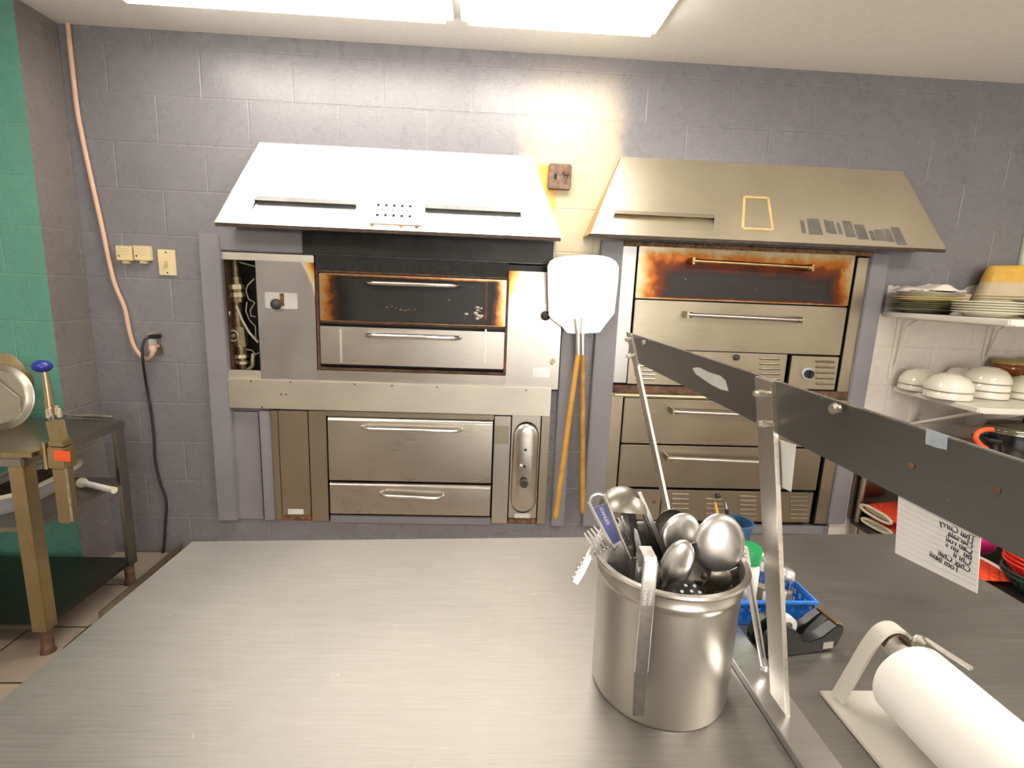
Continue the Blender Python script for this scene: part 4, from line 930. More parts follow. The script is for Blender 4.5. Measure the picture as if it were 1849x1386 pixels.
# turner shaft and dark blades in the middle
t = utensil('turner', 'long flat turner shaft leaning across the crock', 'turner')
pts = [onY(px, py, -1.87) for px, py in ((1155, 889), (1180, 950), (1207, 1015))]
obj('shaft', MB().bar(pts+[base(.4, -.1, .05)], [.0024, .0034, .0036, .003], .0022, (1, 0, .4)), 'uten', t)
obj('socket', MB().bar([onY(1163, 915, -1.868), onY(1184, 966, -1.868)], .0050, .0016, (1, 0, .4)), 'uten_k', t)
def blade(nm, label, cat, px, y, mat, foot, th=.0012):
    pp = [onY(a, b, y) for a, b in px]; t = utensil(nm, label, cat); obj('blade', MB().prism([(p.x, p.z) for p in pp], 'y', y, y+th), mat, t, .0003)
    lo = min(pp, key=lambda p: p.z); obj('handle', MB().bar([Vector((sum(p.x for p in pp)/len(pp), y+th/2, lo.z+.006)), base(*foot)], .006, .0012, (1, 0, 0)), mat, t); return t
blade('spatula', 'dark spatula blade standing in the middle of the crock', 'spatula', [(1160, 926), (1168, 938), (1190, 948), (1199, 1010), (1172, 1012), (1166, 970)], -1.862, 'uten_k', (.2, .1, .03))
blade('table_knife', 'small shiny knife tip in front of the dark spatula', 'knife', [(1145, 953), (1151, 957), (1160, 990), (1163, 1012), (1152, 1012), (1146, 975)], -1.90, 'uten2', (.1, .0, .03))
blade('spatula', 'rounded grey spatula blade behind the front tongs', 'spatula', [(1143, 1062), (1150, 1012), (1157, 997), (1163, 993), (1172, 996), (1186, 1010), (1194, 1030), (1190, 1064)], -1.945, 'uten', (-.05, -.35, .03))
# spoons
spoon('dark hollow spoon standing at the back of the crock', (1214, 948), -1.84, 60, 62, (4, -30), (.2, .95, .1), 'uten_d', (.3, .3, .03))
spoon('bright oval spoon second from the right at the back', (1229, 965), -1.865, 68, 84, (14, -34), (-.1, -1, .25), 'uten2', (.3, .2, .03))
spoon('large bright spoon with its back to the viewer at right', (1298, 980), -1.93, 96, 114, (-3, -56), (.05, -1, .12), 'uten2', (.35, -.1, .03))
spoon('mirror bright spoon tilted in the middle of the crock', (1222, 1017), -1.935, 56, 94, (22, -42), (-.75, -.65, .15), 'uten', (.0, -.2, .03))
spoon('shadowy hollow spoon left of the large bright spoon', (1258, 1018), -1.935, 50, 86, (-2, -40), (.3, .9, .1), 'uten_d', (.2, -.2, .03))
t = utensil('skimmer', 'black perforated skimmer just above the front rim', 'skimmer')
c = onY(1237, 1088, -1.955); a = pxm(45, c); obj('bowl', bowl_mesh(c, (1, 0, 0), (0, -.35, .94), a, a*.9, a*.85, 30, 8, tip=0), 'black', t, ang=70)
N_ = Vector((0, -.35, .94)); Wv = Vector((1, 0, 0)).cross(N_)
for i, j in ((-2, 1.0), (-1, 1.25), (0, 1.0), (1, 1.2), (2, 1.0), (-1.2, .25), (.1, .3), (1.3, .3), (-.4, -.5), (.9, -.5)):
    u, v = i*.28, j*.38; 
    if u*u+v*v > .85: continue
    p = c+Vector((1, 0, 0))*a*u+Wv*(a*.9*v)+N_*(a*.85*math.sqrt(1-u*u-v*v)+.0003); obj('hole', MB().disc(p, N_, .0024, .0004, 10), 'white', t)  # white discs paint the light seen through the holes
obj('handle', MB().bar([c+Vector((a*.6, .02, 0)), base(.3, -.1, .03)], .004, .001, (1, 0, 0)), 'uten_k', t)
blade('table_knife', 'thin bright blade standing beside the right rim of the crock', 'knife', [(1300, 1052), (1318, 1030), (1331, 1024), (1333, 1030), (1320, 1046), (1308, 1062)], -1.915, 'uten2', (.3, .0, .03))
blade('spatula', 'broad steel blade leaning at the left inside the crock', 'spatula', [(1100, 1030), (1106, 1000), (1118, 985), (1130, 1002), (1138, 1034), (1120, 1050)], -1.92, 'uten', (-.15, .0, .03))
spoon('narrow bright spoon edge curving behind the ladle', (1131, 962), -1.875, 34, 88, (-6, -42), (-.8, .5, .1), 'uten', (.0, .3, .03))
spoon('dark spoon back low beside the large bright spoon', (1292, 1042), -1.93, 60, 50, (8, -20), (.1, -.7, .7), 'uten_d', (.2, .1, .03))
# front tongs, one arm outside the crock
t = utensil('tongs', 'steel tongs hooked over the front rim with lettered handle', 'tongs')
pts = [onY(px, py, y) for px, py, y in ((1175, 1014, -2.006), (1171, 1050, -2.013), (1163, 1140, -2.016), (1157, 1211, -2.014), (1152, 1290, -2.010))]
ar = obj('arm', MB().bar(pts, [.0078, .0082, .0088, .0084, .007], .0022, (1, 0, 0)), 'uten_k', t, .0006); plab(ar, 'dark outer arm')
pe = [p+Vector((s*.0082, -.0016, 0)) for s in (1,) for p in pts[:4]]; obj('arm_edge', MB().tube(pe, .0008, 6), 'uten2', ar); obj('arm_edge', MB().tube([p+Vector((-.0084, -.0016, 0)) for p in pts[:4]], .0008, 6), 'uten2', ar)
top = pts[0]; i0 = top+Vector((0, .036, -.002)); lpz = [top+Vector((0, 0, -.004)), top+Vector((0, .003, .004)), top+Vector((0, .026, .006)), i0+Vector((0, .0, -.006)), base(-.1, -.6, .06)]
obj('arm', MB().bar(lpz, .0078, .0012, (1, 0, 0)), 'uten', t)
obj('rivet', MB().disc(pts[0]+Vector((-.008, .006, -.014)), (-1, 0, 0), .003, .004, 10), 'uten2', t)
d = (pts[2]-pts[1]).normalized()
for k, (s, sz) in enumerate((('STAINLESS', .0062), ('CHINA', .0058))):
    nn = Vector((0, -1, 0)); nn = (nn-d*nn.dot(d)).normalized(); tx = -d; ty = nn.cross(tx); m = Matrix.Identity(4)
    for i, vec in enumerate((tx, ty, nn)):
        for j in range(3): m[j][i] = vec[j]
    m.translation = pts[1]+d*.030+nn*.0024+ty*(.0012-.0062*k); text_mesh('lettering', s, sz, 'label', ar, m)
# right tongs, outer arm down to the worktop
t = utensil('tongs', 'long channel armed tongs leaning outside the right rim', 'tongs')
A_, B_ = onY(1344, 992, -1.90), onZ(1380, 1206, CZ+.022)
d = (B_-A_); W = Vector((1, .2, .3))
obj('hinge', MB().bar([A_-d*.02, A_+d*.13], .0050, .0035, W), 'uten', t, .001); obj('rivet', MB().disc(A_+d*.05+Vector((0, -.003, 0)), (0, -1, 0), .002, .003, 10), 'uten2', t)
ar = obj('arm', MB().bar([A_+d*.11, A_+d*.3, A_+d*.7, B_], [.0042, .0052, .0052, .0040], .0022, W), 'uten', t, .0004)
obj('arm_groove', MB().bar([A_+d*.16+Vector((0, -.0024, .001)), A_+d*.9+Vector((0, -.0024, .001))], .0016, .0004, W), 'uten_k', ar)
obj('arm_tip', MB().ball(B_, .0062, 12, (1, 1, .8)), 'uten', t)
obj('arm', MB().bar([A_+d*.02, A_+Vector((-.03, 0, -.02)), base(.5, .1, .03)], [.004, .005, .005], .0015, (0, 1, 0)), 'uten_d', t)

# ------------------------------------------------------------------ small things on the worktop
def basket_mesh(x0, x1, y0, y1, z0, z1, th=.003):
    mb = MB(); mb.box(x0+.006, x1-.006, y0+.006, y1-.006, z0, z0+th)
    for (ax, ay), (bx_, by_) in (((x0, y0), (x1, y0)), ((x1, y0), (x1, y1)), ((x1, y1), (x0, y1)), ((x0, y1), (x0, y0))):
        pass
    return mb
bx0, bx1, by0, by1 = .462, .602, -1.772, -1.660; bz0, bz1 = CZ+.001, CZ+.046
t = thing('plastic_basket', 'small blue plastic basket of shakers behind the rail post', 'basket', ((bx0+bx1)/2, (by0+by1)/2, CZ))
mb = MB(); n = 10; th = .0025
mb.box(bx0+.008, bx1-.008, by0+.008, by1-.008, bz0, bz0+.003)
wall = MB(); 
def perf(p, q, zlo, zhi, rows=2, cols=9):
    """wall panel between p and q with rows of open holes"""
    p, q = Vector(p), Vector(q); d = (q-p).normalized(); nrm = Vector((-d.y, d.x, 0))*th
    us = [0]; 
    for c_ in range(cols): us += [(c_+.28)/cols, (c_+.72)/cols]
    us.append(1); H2 = zhi-zlo; vs_ = [0, .22, .45, .58, .81, 1]
    for i in range(len(us)-1):
        for j in range(len(vs_)-1):
            if i % 2 == 1 and j in (1, 3): continue
            a = p+(q-p)*us[i]; b = p+(q-p)*us[i+1]; s_in = lambda v: 1
            wall.plate([a+Vector((0, 0, zlo+H2*vs_[j])), b+Vector((0, 0, zlo+H2*vs_[j])), b+Vector((0, 0, zlo+H2*vs_[j+1])), a+Vector((0, 0, zlo+H2*vs_[j+1]))], nrm)
for p, q, cc in (((bx0, by0, 0), (bx1, by0, 0), 9), ((bx1, by0, 0), (bx1, by1, 0), 7), ((bx1, by1, 0), (bx0, by1, 0), 9), ((bx0, by1, 0), (bx0, by0, 0), 7)): perf(p, q, bz0, bz1, 2, cc)
obj('basket_wall', wall, 'bluet', t); obj('basket_floor', mb, 'bluet', t)
obj('basket_rim', MB().tube([(bx0-.002, by0-.002, bz1), (bx1+.002, by0-.002, bz1), (bx1+.002, by1+.002, bz1), (bx0-.002, by1+.002, bz1), (bx0-.002, by0-.002, bz1)], .0042, 8), 'bluet', t)
bf = bz0+.0035
jc = onZ(1345, 1120, bf); jc = Vector((.493, -1.725, bf)); jr = .0235
t = thing('seasoning_jar', 'white jar with a tall green lid in the blue basket', 'jar', jc)
jtop = onY(1345, 995, jc.y).z
obj('jar_body', MB().lathe([(.001, 0), (jr*.95, 0), (jr, .004), (jr, jtop-jc.z-.030), (jr*.9, jtop-jc.z-.024), (jr*.85, jtop-jc.z-.018), (.001, jtop-jc.z-.018)], 28, jc), 'white', t)
obj('lid', MB().lathe([(.001, jtop-jc.z-.018), (jr*1.02, jtop-jc.z-.018), (jr*1.02, jtop-jc.z+.006), (jr*.97, jtop-jc.z+.010), (.001, jtop-jc.z+.010)], 28, jc), 'green', t, ang=40)
obj('label', MB().lathe([(jr+.0003, .012), (jr+.0006, .014), (jr+.0006, .020), (jr+.0003, .022), (jr-.001, .022), (jr-.001, .012)], 28, jc, True), 'green', t)
def shaker(label, x, y, h):
    c = Vector((x, y, bf)); t = thing('glass_shaker', label, 'shaker', c, 'glass shakers in the blue basket'); r = .0165
    obj('glass_body', MB().lathe([(.001, 0), (r, 0), (r*1.05, h*.1), (r*.9, h*.68), (r*.8, h*.7), (.001, h*.7)], 8, c), 'clear', t, ang=20)
    obj('contents', MB().lathe([(.001, .003), (r*.8, .003), (r*.78, h*.38), (.001, h*.38)], 16, c), 'card', t)
    k = obj('metal_cap', MB().lathe([(r*.95, h*.70), (r*1.0, h*.72), (r*.98, h*.80), (r*.98, h*.84), (r*.92, h*.92), (r*.6, h*.98), (.001, h)], 24, c), 'uten2', t, ang=60)
    return t
shaker('glass shaker with a domed metal cap hidden half behind the rail post', .535, -1.715, .105)
shaker('glass shaker with a domed metal cap right of the rail post', .578, -1.715, .075)
q = MB().box(.513, .556, by0+.014, by0+.0155, bf, bf+.052); cdn = thing('seasoning_packet', 'white card packet standing in the blue basket', 'packet', (.53, by0+.014, bf)); obj('packet', q, 'paper', cdn)
# blue cup with pens
cc = onZ(1322, 1010, CZ); cc.z = CZ+.0005; ch = onY(1322, 940, cc.y).z-cc.z
t = thing('plastic_cup', 'translucent blue cup standing behind the utensil crock', 'cup', cc)
cr = pxm(27, cc)
obj('cup_body', MB().lathe([(.001, 0), (cr*.75, 0), (cr*.97, ch-.006), (cr*1.05, ch-.004), (cr*1.05, ch), (cr*.96, ch), (cr*.72, .004), (.001, .004)], 28, cc), 'blued', t, ang=50)
for lab, px, mat, tipm in (('yellow pen sticking up behind the large bright spoon', (1291, 906), 'yel', 'yel'), ('black pen sticking up behind the large bright spoon', (1310, 906), 'black', 'black')):
    e = onY(*px, cc.y); b = Vector((cc.x-(.012 if mat == 'yel' else -.002), cc.y+(.004 if mat == 'yel' else -.004), cc.z+.006)); d = (e-b).normalized()
    t = thing('pen', lab, 'pen', b); obj('barrel', MB().tube([b, e-d*.016], .0042 if mat == 'black' else .0032, 10), mat, t); obj('tip', MB().tube([e-d*.016, e-d*.004, e], [.0040 if mat == 'black' else .003, .002, .0008], 10), 'uten_k' if mat == 'black' else mat, t)
# tape dispenser
def local_thing(nm, label, cat, loc, rz, group=None):
    t = thing(nm, label, cat, loc, group); t.rotation_euler = (0, 0, rz); return t
t = local_thing('tape_dispenser', 'black desktop tape dispenser in front of the blue basket', 'tape dispenser', (.535, -1.822, CZ+.0005), math.radians(9))
pr = [(-.070, .006), (-.062, 0), (.052, 0), (.066, .010), (.074, .034), (.073, .043), (.060, .046), (.050, .040), (.034, .028), (.012, .022), (-.006, .026), (-.014, .040), (-.030, .049), (-.048, .048), (-.064, .036), (-.071, .020)]
obj('body', MB().prism(pr, 'y', -.026, -.006).prism(pr, 'y', .010, .026).prism([(-.062, 0), (.052, 0), (.066, .010), (.074, .034), (.073, .043), (.060, .046), (.048, .034), (.02, .012), (-.05, .012)], 'y', -.006, .010), 'black', t, .0015, local=True)
rg = [(-.026, .0), ]
mb = MB()
st = len(mb.v); mb.lathe([(.010, -.0065), (.019, -.0065), (.019, .0065), (.010, .0065)], 24, closed=True); mb.xf(Matrix.Translation((-.018, .002, .036)) @ Matrix.Rotation(math.pi/2, 4, 'X'), st)
obj('tape_roll', mb, 'white', t, local=True)
obj('cutter', MB().bar([(.066, -.022, .047), (.066, .022, .047)], .006, .001, (1, 0, -.2)), 'gold', t, local=True)
obj('sticker', MB().box(.036, .056, -.0268, -.0261, .006, .018), 'pot', t, local=True)

# paper roll on its holder, bottom right
far = onZ(1648, 1163, .985); Rr = .054; axz = .985-Rr; y0 = far.y; cxr = far.x+.004
t = thing('roll_holder', 'pale grey holder arm behind the white paper roll', 'holder', (cxr, y0, CZ))
ys = y0+.030
px_ = [(1470, 1330), (1500, 1280), (1545, 1205), (1568, 1166), (1586, 1143), (1602, 1133), (1618, 1132), (1632, 1140), (1641, 1154), (1640, 1170)]
pts = [onY(a, b, ys) for a, b in px_]; pts = [p for p in pts if p.z > CZ+.02]; _d = pts[0]-pts[1]; pts.insert(0, pts[0]+_d*((CZ+.010-pts[0].z)/_d.z))
obj('arm', MB().bar(smooth_path(pts, 3), .011, .0022, (0, 1, 0)), 'greyp', t)
sp = Vector((cxr-.012, 0, axz+.030)); spc = onY(1618, 1172, ys)
obj('spindle', MB().tube([(spc.x, ys+.012, spc.z), (spc.x, y0+.001, spc.z)], .014, 20), 'greyp', t)
obj('rust_liner', MB().bar(smooth_path([onY(a, b, ys) for a, b in ((1588, 1160), (1598, 1145), (1612, 1139), (1626, 1146), (1633, 1160))], 3), .009, .001, (0, 1, 0)), 'rust2', t)
obj('base_plate', MB().box(cxr-.085, cxr+.065, y0-.30, ys+.02, CZ+.0005, CZ+.006), 'greyp', t, .001)
ec = onY(1660, 1158, y0+.004); obj('guide_disc', MB().disc(ec, (0.1, 1, 0), .0095, .002, 20), 'pipe', t)
rd0, rd1 = onY(1668, 1160, y0+.006), onY(1752, 1216, y0-.06); rd0.z += .006; rd1.z += .007; obj('tear_rod', MB().bar([rd0, rd0+(rd1-rd0)*.5, rd1], .0028, .0015, (1, 0, .4)), 'post', t)
obj('post', MB().box(cxr-.006, cxr+.006, y0-.29, y0-.285, CZ+.006, axz), 'greyp', t)
t = thing('paper_roll', 'white paper roll on the grey holder at bottom right', 'paper roll', (cxr, y0-.13, axz-Rr))
mb = MB(); mb.lathe([(.016, 0), (Rr-.002, 0), (Rr, .002), (Rr, .255), (Rr-.002, .257), (.016, .257)], 48, closed=True); mb.xf(Matrix.Translation((cxr, y0-.002, axz)) @ Matrix.Rotation(math.pi/2, 4, 'X'))
obj('paper', mb, 'roll', t); 
mb = MB(); mb.lathe([(.013, -.001), (.0155, -.001), (.0155, .258), (.013, .258)], 24, closed=True); mb.xf(Matrix.Translation((cxr, y0-.002, axz)) @ Matrix.Rotation(math.pi/2, 4, 'X')); obj('core', mb, 'card', t)
# ================================================================== LEFT WORK TABLE
TX, TYF, TYB, TZ = -1.62, -.785, -.262, .79; TXL = -2.75
lt = thing('work_table', 'steel work table with two undershelves in the left corner', 'table', (-2.2, -.52, 0))
obj('table_top', MB().box(TXL, TX, TYF, TYB, TZ-.036, TZ), 'table', lt, .006)
for x in (TX-.006, TXL+.006):
    for y in (TYF+.006, TYB-.006):
        sx = -1 if x == TX-.006 else 1; sy = 1 if y < -.5 else -1
        lg = obj('leg', MB().box(min(x, x+sx*.052), max(x, x+sx*.052), min(y, y+sy*.006), max(y, y+sy*.006), .10, TZ-.037).box(min(x, x+sx*.006), max(x, x+sx*.006), min(y+sy*.0061, y+sy*.052), max(y+sy*.0061, y+sy*.052), .10, TZ-.037), 'tool' if sy > 0 else 'table', lt, .001)
        obj('foot', MB().tube([(x+sx*.025, y+sy*.025, .0005), (x+sx*.025, y+sy*.025, .025), (x+sx*.025, y+sy*.025, .11)], [.026, .020, .020], 14), 'rust', lg)
obj('shelf', MB().box(TXL+.02, TX-.014, TYF+.014, TYB-.014, .500, .520), 'table', lt, .003)
obj('shelf', MB().box(TXL+.02, TX-.014, TYF+.014, TYB-.014, .105, .125), 'shelf_d', lt, .003)
# can opener clamped to the right edge
OY = -.735
def co(px, py, y=OY): return onY(px, py, y)
t = thing('can_opener', 'table mounted can opener with a blue knob clamped to the steel table', 'can opener', co(104, 815))
c = co(76, 661); obj('knob', MB().ball(c, pxm(15.5, c), 20, (1, 1, .72)), 'blue', t, ang=60)
obj('crank', MB().tube([co(80, 668), co(84, 690), co(91, 738)], [.008, .011, .014], 12), 'tool', t)
for px, py in ((87, 747), (91, 744), (103, 741), (107, 746)):
    p = co(px, py, OY-.012); obj('nut', MB().tube([p+Vector((0, 0, .012)), p-Vector((0, 0, .014))], .0085, 6).ball(p+Vector((0, 0, .012)), .0075, 10), 'brassl', t)
obj('gear', MB().tube([co(96, 742), co(97, 760)], .016, 14), 'uten_k', t)
obj('bar', MB().bar([co(99, 758), co(108, 796)], .021, .018, (1, 0, 0)), 'tool', t, .003)
obj('collar', MB().bar([co(109, 793), co(110, 803)], .026, .023, (1, 0, 0)), 'tool', t, .003)
cl = obj('collar', MB().bar([co(111, 804), co(114, 842)], .031, .028, (1, 0, 0)), 'tool', t, .004)
p0, p1 = co(112, 814, OY-.030), co(113, 832, OY-.030); obj('sticker', MB().bar([p0, p1], .026, .0012, (1, 0, 0)), 'orange', cl)
obj('shaft', MB().bar([co(113, 842), co(125, 941)], .025, .020, (1, 0, 0)), 'tool', t, .005)
sh0, sh1 = co(113, 843, OY-.021), co(125, 940, OY-.021); obj('shaft_rib', MB().bar([sh0+Vector((.010, 0, 0)), sh1+Vector((.010, 0, 0))], .004, .002, (1, 0, 0)), 'brassl', t)
a = co(82, 822); obj('clamp', MB().box(TX-.07, TX+.035, OY-.05, OY+.02, TZ+.001, TZ+.018).tube([a+Vector((0, 0, .05)), a-Vector((0, 0, .05))], .012, 12), 'tool', t, .002)
# round lids stood on the table
def lean_disc(nm, label, c, r, tilt, yaw, mat, grp, wire=False):
    t = thing(nm, label, 'pan lid', (c[0], c[1], TZ+.0005), grp)
    m = Matrix.Translation((c[0], c[1], TZ+.002+r*math.cos(tilt))) @ Matrix.Rotation(yaw, 4, 'Z') @ Matrix.Rotation(math.pi/2-tilt, 4, 'X')
    mb = MB(); mb.lathe([(.001, .016), (r*.80, .014), (r*.86, .006), (r*.97, .004), (r, .001), (r, -.002), (r*.96, -.001), (r*.84, .002), (r*.78, .009), (.001, .011)], 48); mb.xf(m)
    o = obj('lid_disc', mb, mat, t, ang=40)
    if wire:
        mb = MB(); mb.tube([(-r*.55, -.3*r, .02), (-.1*r, r*.52, .028), (.02*r, r*.56, .028), (r*.68, .0, .022), (r*.72, -.45*r, .02)], .0035, 8); mb.xf(m); plab(obj('wire_handle', mb, 'pipe', t), 'bright bent wire handle')
    return t
c = onZ(6, 775, TZ); lean_disc('pan_lid', 'front round metal lid with a wire standing on the work table', (c.x, c.y), pxm(60, c), .16, .05, 'lid', 'round lids on the work table', True)
c = onZ(-14, 752, TZ); lean_disc('pan_lid', 'tan round lid leaning behind the front lid on the work table', (c.x-.01, c.y+.045), pxm(70, c), .12, .0, 'tool', 'round lids on the work table')
t = thing('steel_tube', 'short steel tube lying near the back of the work table', 'tube', onZ(172, 753, TZ))
a, b = onZ(132, 750, TZ+.011), onZ(206, 752, TZ+.011); obj('tube', MB().tube([a, a+(b-a)*.1, a+(b-a)*.28, b], [.004, .004, .011, .011], 14), 'pipe', t)
a, b, c = onZ(62, 738, TZ+.006), onZ(80, 742, TZ+.006), onZ(110, 747, TZ+.006); obj('wire_end', MB().tube([a, b, c, onZ(134, 750, TZ+.009)], .004, 8), 'pipe', t)
# bus tub on the middle shelf
SZ = .5205
f0 = Vector((-1.86, -.67, SZ)); t = local_thing('food_tub', 'long grey food tub with off white rim on the middle shelf', 'tub', (-1.875, -.50, SZ), math.radians(4))
def oval(w, l, n=40, e=3.2):
    out = []
    for k in range(n):
        a = 2*math.pi*k/n; ca, sa = math.cos(a), math.sin(a); q = 1/((abs(ca)**e+abs(sa)**e)**(1/e)); out.append((w*q*ca, l*q*sa))
    return out
def loft(secs, closed_bottom=True, closed_top=False):
    n = len(secs[0][0]); vs = []; fs = []
    for o, z in secs: vs += [(x, y, z) for x, y in o]
    for j in range(len(secs)-1):
        for k in range(n): fs.append((j*n+k, j*n+(k+1) % n, (j+1)*n+(k+1) % n, (j+1)*n+k))
    if closed_bottom: fs.append(tuple(range(n))[::-1])
    if closed_top: fs.append(tuple((len(secs)-1)*n+k for k in range(n)))
    mb = MB(); mb.add(vs, fs); return mb
obj('tub_body', loft([(oval(.075, .18), 0), (oval(.095, .20), .03), (oval(.105, .21), .075), (oval(.101, .206), .075), (oval(.09, .195), .03), (oval(.07, .175), .005)], True, True), 'busboy', t, local=True)
obj('rim', loft([(oval(.100, .205), .072), (oval(.122, .228), .076), (oval(.124, .230), .084), (oval(.112, .218), .089), (oval(.100, .205), .084)], False), 'rim', t, local=True)
obj('contents', loft([(oval(.09, .195), .045), (oval(.09, .195), .055)], True, True), 'rust', t, local=True)
t = thing('plastic_plunger', 'white plastic plunger lying at the right end of the middle shelf', 'plunger', onZ(172, 884, SZ))
a, b = onZ(152, 872, SZ+.022), onZ(203, 884, SZ+.018)
d = (b-a).normalized(); obj('rod', MB().tube([a+d*.01, b], .0125, 14), 'white', t); obj('rod_cap', MB().tube([b, b+d*.012], .0142, 14), 'rim', t); obj('flange', MB().tube([a-d*.02, a-d*.006, a+d*.012], [.021, .021, .013], 18), 'rim', t)
# floor channel beside the table
t = thing('floor_channel', 'low tan metal channel on the floor beside the work table', 'channel', (-1.50, -.42, 0))
obj('channel', MB().box(-1.56, -1.44, -.62, -.05, .0005, .05).box(-1.56, -1.545, -.62, -.05, .05, .075), 'tan', t, .004)
t = thing('metal_tray', 'small steel tray on the floor by the front table leg', 'tray', (-1.49, -.70, 0)); obj('tray', MB().box(-1.56, -1.42, -.80, -.66, .0005, .012).box(-1.56, -1.55, -.80, -.66, .012, .05).box(-1.43, -1.42, -.80, -.66, .012, .05), 'table', t, .002)

# ================================================================== SHELVES ON THE RIGHT
SU = onY(1592, 562, 0); SL = onY(1612, 697, 0)
u_y = onX(1832, 580, SU.x).y; l_y = onX(1775, 735, SL.x).y; SR = 3.2
def shelf(label, x0, ztop, yf, brs, grp):
    t = thing('wall_shelf', label, 'shelf', (x0+.3, 0, ztop-.03)); t['group'] = grp
    obj('board', MB().prism([(x0, -.0005), (x0, yf+.02), (x0+.02, yf), (SR, yf), (SR, -.0005)], 'z', ztop-.026, ztop), 'shelf', t, .004)
    for bxp, zl, diag in brs:
        mb = MB().box(bxp-.018, bxp+.018, -.006, -.0006, zl, ztop-.0265); br = obj('bracket', mb, 'shelf', t)
        obj('bracket_arm', MB().box(bxp-.016, bxp+.016, yf*.82, -.006, ztop-.034, ztop-.0265), 'shelf', br)
        if diag: obj('brace', MB().bar([(bxp, -.008, zl+.012), (bxp, yf*.78, ztop-.034)], .014, .006, (1, 0, 0)), 'shelf', br)
        else: obj('brace', MB().bar([(bxp, -.006, zl+.02), (bxp, -.05, ztop-.07), (bxp, -.10, ztop-.034)], .004, .004, (1, 0, 0)), 'shelf', br)
    return t
x1 = onY(1622, 600, 0).x; x2 = onY(1782, 620, 0).x
shelf('upper white wall shelf carrying the plate stacks', SU.x, SU.z, u_y, [(x1, onY(1603, 683, 0).z, False), (x2, onY(1770, 660, 0).z, False)], 'white wall shelves')
x1 = onY(1640, 760, 0).x; x2 = onY(1745, 768, 0).x
shelf('lower white wall shelf carrying the upturned bowls', SL.x, SL.z, l_y, [(x1+.02, onY(1642, 768, 0).z, True), (x2, onY(1745, 772, 0).z, True)], 'white wall shelves')
UZ, LZ = SU.z+.0008, SL.z+.0008
def copy_tree(o, parent=None):
    c = o.copy(); COL.objects.link(c)
    if parent is not None: c.parent = parent
    for ch in o.children: copy_tree(ch, c)
    return c
def plate_proto(label, r, mat, group, loc, rimmat=None, h=.020):
    t = thing('dinner_plate', label, 'plate', loc, group)
    mb = MB().lathe([(.001, 0), (r*.58, 0), (r*.62, .003), (r*.70, h*.6), (r*.98, h), (r, h+.002), (r*.985, h+.0042), (r*.70, h*.6+.005), (r*.60, .006), (.001, .005)], 48)
    obj('dish', mb, mat, t, ang=60, local=True)
    if rimmat: obj('rim_band', MB().lathe([(r*.985, h+.0005), (r+.0006, h+.001), (r+.0006, h+.0036), (r*.985, h+.0044)], 48, (0, 0, 0), True), rimmat, t, local=True)
    return t
def stack(n, c, proto, dz, labels, group):
    for i in range(n):
        o = proto if i == 0 else copy_tree(proto)
        o.location = (c[0]+random.uniform(-.003, .003), c[1]+random.uniform(-.003, .003), c[2]+dz*i); o.rotation_euler = (0, 0, random.uniform(0, 6))
        o['label'] = labels(n-1-i); o['group'] = group
# stack one: olive, cream, white plates and a folded cloth
yy = -.155; c1 = onY(1673, 560, yy); c1 = Vector((c1.x, yy, UZ)); r1 = pxm(54, c1)
po = plate_proto('', r1*.98, 'olive', '', (0, 0, 0)); stack(4, c1, po, .0085, lambda k: '%s dark olive plate counted from the top of its pile' % ['highest', 'second', 'third', 'lowest'][k], 'olive plates at the left shelf end')
pc_ = plate_proto('', r1*.98, 'cream_ch', '', (0, 0, 0)); stack(2, c1+Vector((0, 0, .045)), pc_, .010, lambda k: ['upper mustard cream plate in the left plate pile', 'lower mustard cream plate resting on the olive plates'][k], 'mustard plates in the left pile')
pw_ = plate_proto('', r1*.90, 'china', '', (0, 0, 0), 'band'); stack(2, c1+Vector((0, 0, .068)), pw_, .010, lambda k: ['white plate right under the folded cloth', 'second white plate under the folded cloth'][k], 'white plates under the cloth')
zc_ = c1.z+.109; t = thing('folded_cloth', 'crumpled cream cloth lying on top of the left plate pile', 'cloth', (c1.x, c1.y, zc_))
n = 14; vs = []; fs = []; W_, D_ = .125, .085
for j in range(n+1):
    for i in range(n+1):
        u, v = i/n-.5, j/n-.5; vs.append((c1.x+u*2*W_*(.9+.1*math.sin(5*v)), c1.y+v*2*D_, zc_+.012+.010*math.sin(9*u+2*v)*math.cos(7*v)+.012*math.exp(-(u-.1)**2*20)-.012*(abs(u)*2)**3))
N = len(vs); vs += [(a, b, zc_+.0005-(.006 if abs(a-c1.x) > .11 else 0)) for a, b, _ in vs]
for j in range(n):
    for i in range(n):
        a = j*(n+1)+i; fs += [(a, a+1, a+n+2, a+n+1), (N+a, N+a+n+1, N+a+n+2, N+a+1)]
rim = [i for i in range(n+1)]+[j*(n+1)+n for j in range(1, n+1)]+[n*(n+1)+i for i in range(n-1, -1, -1)]+[j*(n+1) for j in range(n-1, 0, -1)]
for k in range(len(rim)): a, b = rim[k], rim[(k+1) % len(rim)]; fs.append((a, N+a, N+b, b))
mb = MB(); mb.add(vs, fs); obj('cloth', mb, 'cloth', t, ang=80)
